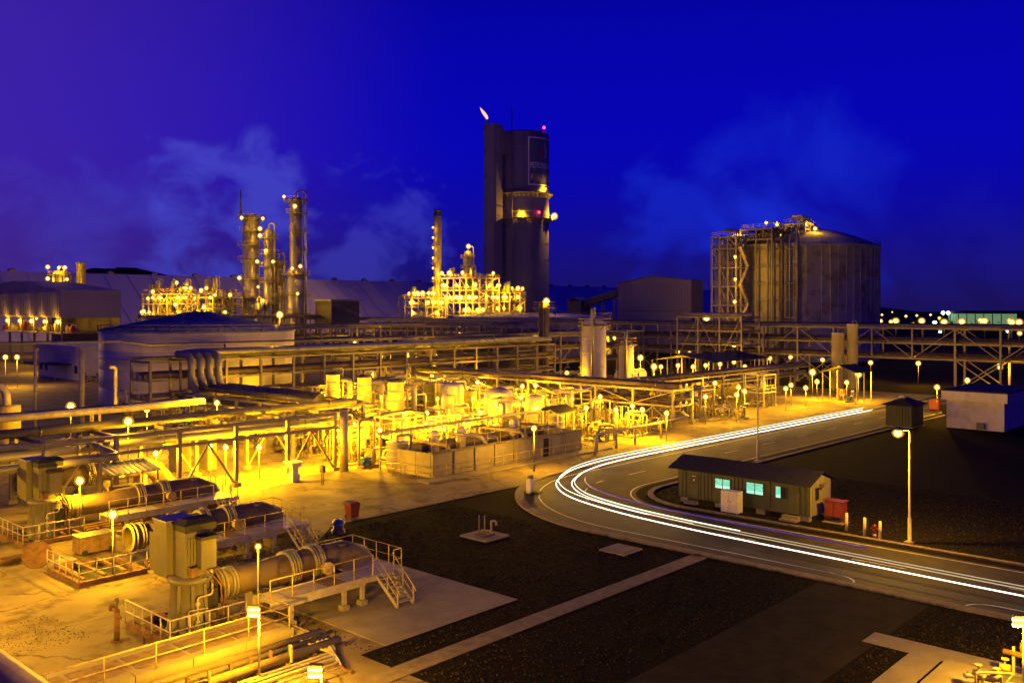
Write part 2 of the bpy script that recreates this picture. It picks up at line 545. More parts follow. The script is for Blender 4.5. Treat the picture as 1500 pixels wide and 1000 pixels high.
# slab joints: recessed dark seams between cast slabs
mm = M()
rng = random.Random(3)
for x in range(0, 150, 6):
    mm.box(x + .3, 56.6 if x > 60 else 55.2, .0085, x + .36, 100, .0105)
for y in (47, 52, 58, 64, 70, 76, 84, 92):
    mm.box(-20, y + .3, .011, (40 if y < 55 else 140), y + .36, .013)
structure(mm, 'pavement_seam', 'rust')

MARKS = [(58.9, 69.2, 'beside the small pale tank with an elbow pipe'), (69, 69.8, 'right behind the concrete basin'), (80.8, 66.5, 'at the far end of the concrete basin'), (67.5, 83, 'beside the dark brown horizontal vessel'), (73.5, 77.2, 'beside the pale horizontal vessel'), (82, 77.2, 'beside the widest drum'), (85.2, 70.6, 'by the small pitched canopy'), (88, 77, 'beyond the widest drum'), (84.5, 88, 'behind the narrow grey drums'), (88.6, 93.6, 'by the drum with a flat lid'), (75.2, 101.6, 'behind the third tall drum'), (74.9, 94.5, 'by the middle one of the tall drums'), (73, 86, 'by the tall drum with a fat side pipe'), (63.5, 100, 'under the cross rack'), (96, 86, 'between the drums and the pipe bridge'), (97, 73, 'on the open floor before the pipe bridge'), (92, 63, 'behind the kerb side pipe'), (107, 72, 'at the road end of the pipe bridge'), (107, 100, 'under the far half of the pipe bridge'), (98, 108, 'before the two deck rack'), (80, 111, 'under the eaves of the two deck rack'), (121, 93, 'by the first pale horizontal tank'), (130, 90, 'by the second pale horizontal tank'), (133.6, 101.8, 'at the foot of the tallest pale vessel'), (140.5, 99.5, 'beside the smaller pale vessel'), (116, 65, 'on the lit floor beyond the pipe bridge'), (128, 68, 'on the lit roadside floor'), (140, 66, 'short of the pump canopy'), (153, 64, 'under the pump canopy'), (120, 110, 'behind the pale horizontal tanks'), (120, 80, 'beside the low pipe bridge'), (142, 80, 'along the low pipe bridge'), (128, 120, 'under the two deck rack'), (120, 134, 'by the stacked pipe frame'), (145, 128, 'by the thin brown column'), (105, 150, 'behind the two deck rack'), (140, 150, 'far behind the stacked pipe frame'), (184, 140, 'under the long two deck rack'), (200, 98, 'behind the long rack near the huge tank'), (160, 93, 'under the long dark canopy'), (60, 75, 'at the corner of the low front rack'), (45, 77, 'under the low front rack'), (170, 72, 'by the two white cylinders')]
def where(x, y):
    return min(MARKS, key=lambda m: (m[0] - x) ** 2 + (m[1] - y) ** 2)[2]

# loose stones on the gravel, in reach of the lamps
rng = random.Random(11)
gs = M()
def stones(n, x0, x1, y0, y1, skip, s=(.02, .075)):
    for _ in range(n):
        x, y = rng.uniform(x0, x1), rng.uniform(y0, y1)
        if any(a <= x <= b and c <= y <= d for a, b, c, d in skip):
            continue
        r = rng.uniform(*s)
        a = rng.uniform(0, 6.28)
        vs = [(x + r * math.cos(a + k * 2.1) * rng.uniform(.7, 1.3), y + r * math.sin(a + k * 2.1) * rng.uniform(.7, 1.3), 0) for k in range(3)]
        vs.append((x + rng.uniform(-.3, .3) * r, y + rng.uniform(-.3, .3) * r, r * rng.uniform(.7, 1.3)))
        gs.add(vs, [(0, 1, 3), (1, 2, 3), (2, 0, 3)])
SK = [(27.5, 37.4, 33.4, 46.7), (20, 51.7, 30.0, 31.6), (43.5, 45.5, -20, 17.4), (20, 52, 16.4, 23), (29, 43.9, -5, 15.2)]
stones(15000, 26.6, 51.4, 23, 53.5, SK)
stones(9000, 30, 51.4, 6, 16.5, SK)
stones(12000, 63.8, 84, 10, 44, [(64.6, 69.5, 29, 41.6)])
stones(900, 12, 19, 45, 50, [], (.015, .05))
# spill of stones over the concrete borders
for _ in range(2600):
    k = rng.random()
    if k < .45:
        x = rng.uniform(40.6, 60); stones(1, x, x + .1, 54.6, 54.8 + abs(rng.gauss(0, .35)), [], (.015, .045))
    elif k < .7:
        x = rng.uniform(28, 51); stones(1, x, x + .1, 30.0, 30.2 + abs(rng.gauss(0, .25)), [], (.015, .04))
    else:
        y = rng.uniform(23, 40); stones(1, 51.3, 51.65 + abs(rng.gauss(0, .25)), y, y + .1, [], (.015, .05))
tag(gs.build('gravel', 'gravel_stone'), 'loose dark gravel stones covering the unlit ground beside the road', 'gravel', kind='stuff')

# weeds along the kerb
rng = random.Random(19)
wd = M()
for _ in range(150):
    if rng.random() < .6:
        bx, by = 51.62 - abs(rng.gauss(0, .12)), rng.uniform(10, 40)
    else:
        bx, by = rng.uniform(62.6, 63.4), rng.uniform(12, 38)
    for _k in range(rng.randint(4, 14)):
        p = Vector((bx + rng.gauss(0, .12), by + rng.gauss(0, .12), 0))
        wd.add([p, p + Vector((rng.uniform(.02, .04), rng.uniform(-.02, .02), 0)), p + Vector((rng.uniform(-.1, .1), rng.uniform(-.1, .1), rng.uniform(.08, .28)))], [(0, 1, 2)])
tag(wd.build('weeds', 'leaf'), 'thin weeds growing along the kerbs of the road', 'weeds', kind='stuff')
# hills behind everything
m = M()
def hill(cx, cy, rx, ry, h, n=20):
    vs, fs = [], []
    rr = random.Random(int(cx))
    for i in range(7):
        t = i / 6
        for j in range(n):
            a = 2 * PI * j / n
            k = 1 + .1 * rr.uniform(-1, 1)
            vs.append((cx + rx * k * (1 - t) * math.cos(a), cy + ry * k * (1 - t) * math.sin(a), h * math.sin(t * PI / 2) * (1 + .06 * rr.uniform(-1, 1))))
    for i in range(6):
        for j in range(n):
            fs.append((i * n + j, i * n + (j + 1) % n, (i + 1) * n + (j + 1) % n, (i + 1) * n + j))
    m.add(vs, fs, True)
hill(1100, 2450, 330, 500, 118)
hill(760, 2700, 210, 330, 116)
hill(1750, 2500, 520, 400, 70)
hill(2700, 1350, 600, 400, 42)
structure(m, 'hills', 'hill')

# ------------------------------------------------------------------ builders
def rail(label, pts, h=1.1, gap=1.5, m='rail_yellow', r=.03, closed=False, group=None, parent=None, name='handrail', mids=1):
    pts = [Vector(p) for p in pts]
    if closed:
        pts.append(pts[0])
    t = parent or thing(name, label, 'handrail', pts[0], group)
    up = Vector((0, 0, h))
    a = M()
    a.tube([p + up for p in pts], r, 6)
    a.build('top_rail', m, t)
    for k in range(mids):
        b = M()
        b.tube([p + up * (k + 1) / (mids + 1) for p in pts], r * .8, 6)
        b.build('mid_rail', m, t)
    key = ('post', h, m, r)
    if key not in CACHE:
        CACHE[key] = M().cyl((0, 0, 0), (0, 0, h), r, 6).mesh('post', m)
    for i, (p, q) in enumerate(zip(pts, pts[1:])):
        n = max(1, round((q - p).length / gap))
        for k in range(n + (1 if i == len(pts) - 2 and not closed else 0)):
            inst('post', CACHE[key], t, p.lerp(q, k / n))
    return t
def railmesh(m, pts, h=1.1, gap=2., r=.04):
    """a small far rail joined into one part"""
    pts = [Vector(p) for p in pts]
    up = Vector((0, 0, h))
    for p, q in zip(pts, pts[1:]):
        m.bar(p + up, q + up, r * 2)
        m.bar(p + up * .5, q + up * .5, r * 1.5)
        n = max(1, round((q - p).length / gap))
        for k in range(n + 1):
            x = p.lerp(q, k / n)
            m.bar(x, x + up, r * 1.6)
    return m
def rack(label, ax, a0, a1, c0, c1, levels, nbay, pipes, col=.3, brace=(), xbrace=(), group=None, m='steel', foot=True, posts=True, toprail=None, truss=False, z0=0., name='pipe_rack'):
    P = (lambda a, c, z: (a, c, z)) if ax == 'x' else (lambda a, c, z: (c, a, z))
    t = thing(name, label, 'pipe rack', P((a0 + a1) / 2, (c0 + c1) / 2, 0), group)
    top = levels[-1]
    da = (a1 - a0) / nbay
    cm = unitbox(col, col, top - z0, m, 'column')
    fm = unitbox(col * 2.2, col * 2.2, .35, 'concrete_clean', 'footing')
    bw = abs(c1 - c0)
    bm = unitbox(*((col * .7, bw - col, col * .9) if ax == 'x' else (bw - col, col * .7, col * .9)), m, 'cross_beam')
    for i in range(nbay + 1):
        a = a0 + i * da
        for c in (c0, c1):
            if posts is True or i in posts:
                inst('column', cm, t, P(a, c, z0))
                if foot:
                    inst('footing', fm, t, P(a, c, 0))
            else:
                h = top - levels[0]
                inst('hanger', unitbox(col * .8, col * .8, h, m, 'hanger'), t, P(a, c, levels[0]))
        for z in levels:
            inst('cross_beam', bm, t, P(a, (c0 + c1) / 2, z - col * .95))
    for z in levels:
        for c in (c0, c1):
            b = M()
            p, q = P(a0, c, z - col * .5), P(a1, c, z - col * .5)
            b.bar(p, q, col * .6, col * .85)
            b.build('side_beam', m, t)
    for i in range(nbay):
        a, b_ = a0 + i * da + col * .5, a0 + (i + 1) * da - col * .5
        for c in (c0, c1):
            if i in brace:
                b = M()
                zt = levels[0] - col
                b.bar(P((a + b_) / 2, c, zt), P(a, c, .3), col * .5)
                b.bar(P((a + b_) / 2, c, zt), P(b_, c, .3), col * .5)
                b.build('brace', m, t)
            if i in xbrace:
                b = M()
                zt = levels[0] - col
                b.bar(P(a, c, zt), P(b_, c, .3), col * .5)
                b.bar(P(a, c + col * .2, .3), P(b_, c + col * .2, zt), col * .5)
                b.build('brace', m, t)
            if truss and len(levels) > 1:
                b = M()
                zl, zh = levels[0], levels[-1] - col
                if i % 2:
                    b.bar(P(a, c, zl), P(b_, c, zh), col * .4)
                else:
                    b.bar(P(a, c, zh), P(b_, c, zl), col * .4)
                b.build('diagonal', m, t)
    for lv, fr, r, pm, *ext in pipes:
        c = c0 + (c1 - c0) * fr
        e0, e1 = ext if ext else (a0 - .6, a1 + .6)
        b = M()
        b.cyl(P(e0, c, levels[lv] + r + .02), P(e1, c, levels[lv] + r + .02), r, 10)
        # clamp bands every few metres so the run does not read as one bare tube
        k = max(2, int((e1 - e0) / 7))
        for i in range(k):
            x = e0 + (i + .5) * (e1 - e0) / k
            b.cyl(P(x - .08, c, levels[lv] + r + .02), P(x + .08, c, levels[lv] + r + .02), r * 1.1, 10)
        b.build('pipe', pm, t)
    if toprail:
        b = M()
        for c in (c0, c1):
            railmesh(b, [P(a0, c, top), P(a1, c, top)], gap=da / 2)
        b.build('walkway_rail', m, t)
    return t
def tower(name, label, cat, x, y, prof, plats=(), m='cladding', n=20, ladder=True, pipe=True, side=-2.3, group=None, pr=1.25, loops=True):
    """a process column: shell, ring platforms with rails, ladder, overhead pipe"""
    t = thing(name, label, cat, (x, y, 0), group)
    M().lathe(x, y, prof, n).build('shell', m, t)
    def rad(z):
        for (r0, z0), (r1, z1) in zip(prof, prof[1:]):
            if z0 <= z <= z1 and z1 > z0:
                return r0 + (r1 - r0) * (z - z0) / (z1 - z0)
        return max(prof[-1][0], .5)
    sm = M()
    zz = 2.5
    while zz < prof[-1][1]:
        r = rad(zz)
        sm.lathe(x, y, [(r, zz), (r + .05, zz + .03), (r + .05, zz + .12), (r, zz + .15)], n)
        zz += 2.6
    sm.build('seam_ring', m, t)
    for z, a0, a1 in plats:
        r = rad(z)
        p = M()
        a0, a1 = math.radians(a0), math.radians(a1)
        p.lathe(x, y, [(r, z), (r + pr, z), (r + pr, z + .18), (r, z + .18)], 14, a0, a1, False)
        k = 10
        ro = r + pr - .05
        pts = [(x + ro * math.cos(a0 + (a1 - a0) * i / k), y + ro * math.sin(a0 + (a1 - a0) * i / k), z + .18) for i in range(k + 1)]
        pl = p.build('platform', 'steel', t)
        railmesh(M(), pts, 1.1, 1.3, .045).build('guard_rail', 'rail_yellow', pl)
        b = M()
        for i in (1, 4, 7, 9):
            q = pts[i]
            b.bar((x + r * .98 * math.cos(a0 + (a1 - a0) * i / k), y + r * .98 * math.sin(a0 + (a1 - a0) * i / k), z - pr * .8), (q[0], q[1], z), .12)
        b.build('bracket', 'steel', pl)
    if ladder:
        b = M()
        a = side
        zt = prof[-1][1]
        r = max(p[0] for p in prof) + .35
        ux, uy = math.cos(a), math.sin(a)
        for s in (-.25, .25):
            b.bar((x + ux * r - uy * s, y + uy * r + ux * s, .2), (x + ux * r - uy * s, y + uy * r + ux * s, zt), .09)
        z = 2.5
        while z < zt:
            q = [(x + ux * (r + .45 * math.sin(PI * k / 4)) - uy * .42 * math.cos(PI * k / 4), y + uy * (r + .45 * math.sin(PI * k / 4)) + ux * .42 * math.cos(PI * k / 4), z) for k in range(5)]
            for p_, q_ in zip(q, q[1:]):
                b.bar(p_, q_, .06)
            z += 1.3
        b.build('caged_ladder', 'steel', t)
    if pipe:
        a = side + 1.1
        r0 = max(p[0] for p in prof) + .6
        zt = prof[-1][1]
        b = M()
        pts = [(x, y, zt - .2), (x, y, zt + 1.6), (x + math.cos(a) * r0, y + math.sin(a) * r0, zt + 1.6), (x + math.cos(a) * r0, y + math.sin(a) * r0, .3)]
        b.tube(fillet(pts, .9), .3, 8)
        b.build('overhead_pipe', 'cladding', t)
    return t
def frame(name, label, x0, x1, y0, y1, levels, nx, ny, group=None, m='steel', clutter=True, seed=1, dens=1.):
    """an open steel process structure with decks, rails, braces and built-in pipework"""
    t = thing(name, label, 'process structure', ((x0 + x1) / 2, (y0 + y1) / 2, 0), group)
    rg = random.Random(seed)
    top = levels[-1]
    cm = unitbox(.45, .45, top, m, 'column')
    xs = [x0 + (x1 - x0) * i / nx for i in range(nx + 1)]
    ys = [y0 + (y1 - y0) * i / ny for i in range(ny + 1)]
    for x in xs:
        for y in ys:
            inst('column', cm, t, (x, y, 0))
    zp = 0
    for z in levels:
        inst('deck', unitbox(x1 - x0 - .5, y1 - y0 - .5, .12, m, 'deck'), t, ((x0 + x1) / 2, (y0 + y1) / 2, z - .3))
        b = M()
        for x in (x0, x1):
            b.bar((x, y0, z - .45), (x, y1, z - .45), .3, .45)
        for y in (y0, y1):
            b.bar((x0, y, z - .45), (x1, y, z - .45), .3, .45)
        b.build('deck_beam', m, t)
        railmesh(M(), [(x0, y0, z), (x1, y0, z), (x1, y1, z), (x0, y1, z), (x0, y0, z)], 1.1, 2.2, .05).build('guard_rail', 'rail_yellow', t)
        for i in range(nx):
            if rg.random() < .45:
                b = M()
                b.bar((xs[i], y0, zp + .2), (xs[i + 1], y0, z - .5), .2)
                b.build('brace', m, t)
        for i in range(ny):
            if rg.random() < .45:
                b = M()
                b.bar((x0, ys[i], zp + .2), (x0, ys[i + 1], z - .5), .2)
                b.build('brace', m, t)
        zp = z
    if clutter:
        for k in range(int(14 * dens)):
            b = M()
            z = rg.choice([0] + levels[:-1]) + rg.uniform(.6, 2.6)
            r = rg.uniform(.12, .35)
            xa, xb = sorted((rg.uniform(x0, x1), rg.uniform(x0, x1)))
            y = rg.uniform(y0 + .5, (y0 + y1) / 2)
            zt = min(z + rg.uniform(1, 7), top + 2)
            b.tube(fillet([(xa, y, z), (xb, y, z), (xb, y, zt), (xb, rg.uniform(y0, y1), zt)], .6, 3), r, 7)
            b.build('pipe', rg.choice(['cladding', 'pipe_grey', 'steel_pale', 'pipe_brown']), t)
    b = M()
    zz = 0
    for i, z in enumerate(levels):
        s, e = ((x0 + .5, x1 - .5) if i % 2 == 0 else (x1 - .5, x0 + .5))
        b.bar((s, y0 - .9, zz), (e, y0 - .9, z), .9, .12)
        b.bar((s, y0 - 1.35, zz + 1), (e, y0 - 1.35, z + 1), .07)
        zz = z
    b.build('stair', m, t)
    return t
def drum(label, x, y, z, r, h, m='tank_paint', skirt=.8, group=None, cap='dome', name='process_drum', ring=True):
    t = thing(name, label, 'drum', (x, y, z), group)
    zb = z + skirt
    if cap == 'dome':
        prof = [(.01, zb - r * .25), (r * .6, zb - r * .18), (r, zb + .05), (r, zb + h), (r * .9, zb + h + r * .18), (r * .55, zb + h + r * .36), (.01, zb + h + r * .42)]
    else:
        prof = [(.01, zb), (r, zb), (r, zb + h), (r * 1.06, zb + h), (r * 1.06, zb + h + .12), (.01, zb + h + .16)]
    M().lathe(x, y, prof, 20).build('shell', m, t)
    if skirt:
        M().lathe(x, y, [(r * .9, z), (r * .9, zb + .04)], 16).build('skirt', 'steel', t)
    if ring:
        b = M()
        for k in range(1, 4):
            q = zb + h * k / 4
            b.lathe(x, y, [(r, q - .06), (r + .05, q - .05), (r + .05, q + .05), (r, q + .06)], 20)
        b.build('band', m, t)
    b = M()
    b.tube(fillet([(x, y, zb + h), (x, y, zb + h + .7), (x + r + .5, y - .3, zb + h + .7), (x + r + .5, y - .3, z)], .4), max(.1, r * .13), 8)
    b.build('outlet_pipe', 'steel_pale', t)
    return t
def hdrum(label, x0, x1, y, zc, r, m='tank_paint', ax='x', group=None, name='horizontal_vessel'):
    P = (lambda a, b, c: (a, b, c)) if ax == 'x' else (lambda a, b, c: (b, a, c))
    t = thing(name, label, 'vessel', P((x0 + x1) / 2, y, 0), group)
    b = M()
    prof = [(x0 - r * .5, .02), (x0 - r * .4, r * .5), (x0 - r * .18, r * .85), (x0, r), (x1, r), (x1 + r * .18, r * .85), (x1 + r * .4, r * .5), (x1 + r * .5, .02)]
    n = 20
    vs = [P(a, y + q * math.cos(2 * PI * j / n), zc + q * math.sin(2 * PI * j / n)) for a, q in prof for j in range(n)]
    fs = [(i * n + j, i * n + (j + 1) % n, (i + 1) * n + (j + 1) % n, (i + 1) * n + j) for i in range(7) for j in range(n)]
    b.add(vs, fs, True)
    b.build('shell', m, t)
    for k in (.2, .8):
        a = x0 + (x1 - x0) * k
        s = M()
        p, q = P(a - .2, y - r * .8, 0), P(a + .2, y + r * .8, zc - r * .5)
        s.box(*p, *q)
        s.build('saddle', 'concrete_clean', t)
    b = M()
    for k in (.3, .6):
        a = x0 + (x1 - x0) * k
        b.cyl(P(a, y, zc + r * .9), P(a, y, zc + r + .5), .14, 8)
        b.cyl(P(a, y, zc + r + .5), P(a, y, zc + r + .6), .24, 8)
    b.build('nozzle', 'steel_pale', t)
    return t
LM = {}
def lampmesh(k, r):
    key = (k, round(r, 2))
    if key in LM:
        return LM[key]
    r = round(r, 2)
    if k == 'bulb':
        me = M().lathe(0, 0, [(.001, -r), (r * .7, -r * .7), (r, 0), (r * .7, r * .7), (.001, r)], 10).mesh('bulb', 'bulb')
    elif k == 'bulb_white':
        me = M().lathe(0, 0, [(.001, -r), (r * .7, -r * .7), (r, 0), (r * .7, r * .7), (.001, r)], 10).mesh('bulb', 'bulb_white')
    elif k == 'bulb_red':
        me = M().lathe(0, 0, [(.001, -r), (r * .7, -r * .7), (r, 0), (r * .7, r * .7), (.001, r)], 10).mesh('bulb', 'bulb_red')
    elif k == 'halo_shell':
        me = M().lathe(0, 0, [(.001, -r), (r * .5, -r * .87), (r * .87, -r * .5), (r, 0), (r * .87, r * .5), (r * .5, r * .87), (.001, r)], 14).mesh('halo_shell', 'halo_glow')
    elif k == 'cap':
        me = M().lathe(0, 0, [(r * .75, r * .55), (r * .8, r * .75), (r * .35, r * 1.15), (.001, r * 1.2)], 10).mesh('lamp_cap', 'steel')
    else:
        me = M().cyl((0, 0, 0), (0, 0, r), .05 if r < 6 else .08, 8, .04 if r < 6 else .06).mesh('pole', 'steel')
    LM[key] = me
    return me
def light(t, x, y, z, P, col=SODIUM, r=.15):
    l = bpy.data.lights.new('lamp_light', 'POINT')
    l.energy = P * POWER
    l.color = col
    l.shadow_soft_size = r
    o = bpy.data.objects.new('lamp_light', l)
    C.objects.link(o)
    o.parent = t
    g = ORI[t]
    o.location = (x - g[0], y - g[1], z - g[2])
    return o
def lamp(x, y, z, P, label, group=None, zb=0., r=None, kind='bulb', col=SODIUM, cat='lamp', name='pole_lamp', off=None):
    """a lamp with a glowing halo shell, on a pole that stands on zb"""
    d = math.hypot(x, y)
    if r is None:
        r = .11 + .0013 * d  # bulb grows with distance from the camera, standing in for glare
    t = thing(name, label, cat, (x, y, zb), group)
    inst('pole', lampmesh('pole', max(.3, z - zb - r * .9)), t, (x, y, zb))
    inst('bulb', lampmesh(kind, r), t, (x, y, z))
    inst('lamp_cap', lampmesh('cap', r * .8), t, (x, y, z + r * .5))
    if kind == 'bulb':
        inst('halo_shell', lampmesh('halo_shell', r * 1.55), t, (x, y, z))
    if P:
        dx, dy = off or (-.75 * (r * 1.6 + .2), -.66 * (r * 1.6 + .2))
        light(t, x + dx, y + dy, z - .15, P, col)
    return t
# ------------------------------------------------------------------ far setting
def store():
    t = thing('bulk_store', 'vast pale gabled store with a row of ridge vents, spanning the horizon', 'warehouse', (300, 520, 0))
    # ridge runs along X, the long roof slope faces the plant
    y0, x0, x1, zr = 380, -70, 690, 29.9
    M().add([(x0, y0 - 34, 4), (x1, y0 - 34, 4), (x1, y0, zr), (x0, y0, zr), (x0, y0 + 34, 4), (x1, y0 + 34, 4)], [(0, 1, 2, 3), (3, 2, 5, 4), (0, 3, 4), (1, 5, 2)]).build('roof', 'store_roof', t)
    M().box(x0, y0 - 33, 0, x1, y0 + 33, 4.05).build('wall', 'warehouse', t)
    me = M().box(-1.2, -.8, 0, 1.2, .8, .9).add([(-1.5, -1.1, .9), (1.5, -1.1, .9), (1.5, 1.1, .9), (-1.5, 1.1, .9), (0, 0, 1.7)], [(0, 1, 4), (1, 2, 4), (2, 3, 4), (3, 0, 4)]).mesh('ridge_vent', 'warehouse')
    for k in range(34):
        inst('ridge_vent', me, t, (x0 + 10 + k * 19, y0, zr - .3))
    b = M()
    for k in range(0, 67):
        x = x0 + 5 + k * 10
        b.bar((x, y0 - 34, 4.15), (x, y0, zr + .12), .22, .16)
    b.build('roof_seam', 'store_roof', t)
store()

def mill():
    x, y, R = 350, 311, 12.2
    t = thing('prilling_tower', 'tall round concrete tower with a square lift shaft and a sign near its top', 'tower', (x, y, 0))
    M().lathe(x, y, [(R, 0), (R, 104), (R - .6, 104.6), (.1, 104.8)], 48).build('shell', 'tower_concrete', t)
    b = M()
    for z in range(8, 104, 8):
        b.lathe(x, y, [(R, z), (R + .07, z + .06), (R + .07, z + .3), (R, z + .36)], 48)
    b.build('pour_joint', 'tower_concrete', t)
    for z in (60.3, 73.2):
        p = M().lathe(x, y, [(R, z), (R + 2.2, z), (R + 2.2, z + .5), (R, z + .5)], 36, smooth=False)
        g = p.build('gallery', 'tower_concrete', t)
        pts = [(x + (R + 2) * math.cos(2 * PI * i / 36), y + (R + 2) * math.sin(2 * PI * i / 36), z + .5) for i in range(37)]
        railmesh(M(), pts, 1.2, 2.2, .06).build('guard_rail', 'steel', g)
        q = M()
        for i in range(36):
            a = 2 * PI * i / 36
            q.bar((x + R * math.cos(a), y + R * math.sin(a), z - 1.8), (x + (R + 2) * math.cos(a), y + (R + 2) * math.sin(a), z), .25)
        q.build('bracket', 'tower_concrete', g)
    # lift shaft standing off the shell, its head bridged to the tower
    sx, sy = 332.3, 316.5
    M().box(sx - 3.3, sy - 3.3, 0, sx + 3.3, sy + 3.3, 107.5).build('lift_shaft', 'tower_concrete', t)
    M().box(sx, sy - 3.9, 93, sx + 10, sy + 2, 105).build('bridge', 'tower_concrete', t)
    b = M()
    for z in range(20, 106, 12):
        b.box(sx - 3.7, sy + 1.6, z, sx - 3.3, sy + 2.8, z + 2.4)
    b.build('shaft_box', 'steel', t)
    b = M()
    for z in range(4, 92, 7):
        b.box(sx + 3.3, sy - 3.2, z, sx + 6.4, sy - 2.6, z + .35)
    b.build('landing', 'steel', t)
    # mast pipe in front
    M().cyl((335.9, 307.2, 0), (335.9, 307.2, 116), .5, 8, .28).build('vent_mast', 'pipe_grey', t)
    b = M()
    for z in range(12, 104, 13):
        b.bar((335.9, 307.2, z), (339.2, 308.2, z), .2)
    b.build('mast_stay', 'steel', t)
    # sign sheet wrapped on the shell
    A0 = math.atan2(-.745, -.667)          # the direction that faces the camera
    def on(u, z, r):
        a = A0 + u / R
        return (x + r * math.cos(a), y + r * math.sin(a), z)
    u0, u1, z0, z1 = .2, 18.6, 77, 101
    def sheet(u0, u1, z0, z1, r, n=20):
        vs = [on(u0 + (u1 - u0) * i / n, z, r) for z in (z0, z1) for i in range(n + 1)]
        return M().add(vs, [(i, i + 1, n + 2 + i, n + 1 + i) for i in range(n)])
    sg = sheet(u0, u1, z0, z1, R + .12).build('sign', 'sign_blue', t)
    e = M()
    for a in ((u0, u1, z0, z0 + .55), (u0, u1, z1 - .55, z1), (u0, u0 + .5, z0, z1), (u1 - .5, u1, z0, z1)):
        s = sheet(*a, R + .2)
        e.add(s.v, s.f)
    e.build('sign_border', 'sign_white', sg)
    def words(txt, u, z, size, mtl, wd, nm):
        cu = bpy.data.curves.new(nm, 'FONT')
        cu.body = txt
        cu.size = size
        cu.resolution_u = 3
        cu.offset = size * .012
        o = bpy.data.objects.new(nm, cu)
        C.objects.link(o)
        bpy.context.view_layer.update()
        me = bpy.data.meshes.new_from_object(o.evaluated_get(bpy.context.evaluated_depsgraph_get()))
        bpy.data.objects.remove(o)
        xs = [v.co.x for v in me.vertices]
        k = wd / (max(xs) - min(xs))
        b = M().add([on(u + (v.co.x - min(xs)) * k, z + v.co.y, R + .26) for v in me.vertices], [tuple(p.vertices) for p in me.polygons])
        b.build(nm, mtl, sg)
    words('PETROVIETNAM', 1.2, 85.6, 4.0, 'sign_white', 16.4, 'lettering')
    words('\u0110\u1ea0M PH\u00da M\u1ef8', 1.4, 79.2, 4.6, 'sign_yellow', 16, 'lettering')
    # twin-tongue flame emblem above the words
    def tongue(pts, mtl):
        n = len(pts)
        M().add([on(9.3 + a, b_, R + .24) for a, b_ in pts], [tuple(range(n))]).build('emblem', mtl, sg)
    tongue([(-.4, 90.2), (-2.6, 91.5), (-3.1, 93.4), (-2.4, 95), (-1.0, 96.4), (-.5, 98.2), (-.2, 96.6), (-.9, 94.6), (-1.2, 93), (-.9, 91.6)], 'sign_red')
    tongue([(.1, 90.2), (1.9, 91.6), (2.6, 93.4), (2.2, 95.4), (1.2, 97), (.9, 99.6), (.2, 97.6), (.4, 95.4), (.9, 93.6), (.7, 92)], 'sign_yellow')
    return t
mill()
# flare burning above the shaft: its stack rises behind the lift shaft
t = thing('flare_stack', 'slim flare stack with a pale orange flame blown sideways, behind the tower', 'flare', (345, 333, 0))
M().cyl((345, 333, 0), (345, 333, 114.3), .8, 10, .6).build('stack', 'tower_concrete', t)
fl = M()
n = 9
ring = [(0, .35, 0), (.9, .75, -.25), (2.2, 1.0, -.9), (3.6, .95, -1.9), (5.2, .5, -3.0), (6.3, .04, -3.7)]
vs, fs = [], []
for z, r, d in ring:
    vs += [(345 + d * .675 + r * math.cos(2 * PI * j / n), 333 - d * .738 + r * math.sin(2 * PI * j / n), 114.3 + z) for j in range(n)]
for i in range(len(ring) - 1):
    fs += [(i * n + j, i * n + (j + 1) % n, (i + 1) * n + (j + 1) % n, (i + 1) * n + j) for j in range(n)]
fl.add(vs, fs, True)
fl.build('flame', 'flame', t)
lamp(351.5, 299.5, 106.5, 0, 'small red warning light on the rim of the tall round tower', zb=104.6, kind='bulb_red', r=.75, name='beacon')
lamp(346.2, 298.2, 63.4, 0, 'small red beacon on the lower gallery of the tall round tower', zb=60.8, kind='bulb_red', r=.6, name='beacon')
def gallery_lamp(u, z, P, label):
    a = math.atan2(-.745, -.667) + u
    x, y = 350 + 13.7 * math.cos(a), 311 + 13.7 * math.sin(a)
    lamp(x, y, z, P, label, zb=z - 2.2, r=.5, name='gallery_lamp', off=(-.95 * math.cos(a), -.95 * math.sin(a)))
gallery_lamp(.75, 75.4, 900, 'amber lamp washing the concrete above the upper gallery, under the sign')
gallery_lamp(-.25, 62.4, 900, 'amber lamp washing the concrete above the lower gallery')
lamp(350 + 10.3, 311 - 11, 62.6, 2500, 'large star bright lamp out on the lower gallery of the tall tower', zb=60.8, r=1.25, name='gallery_lamp')

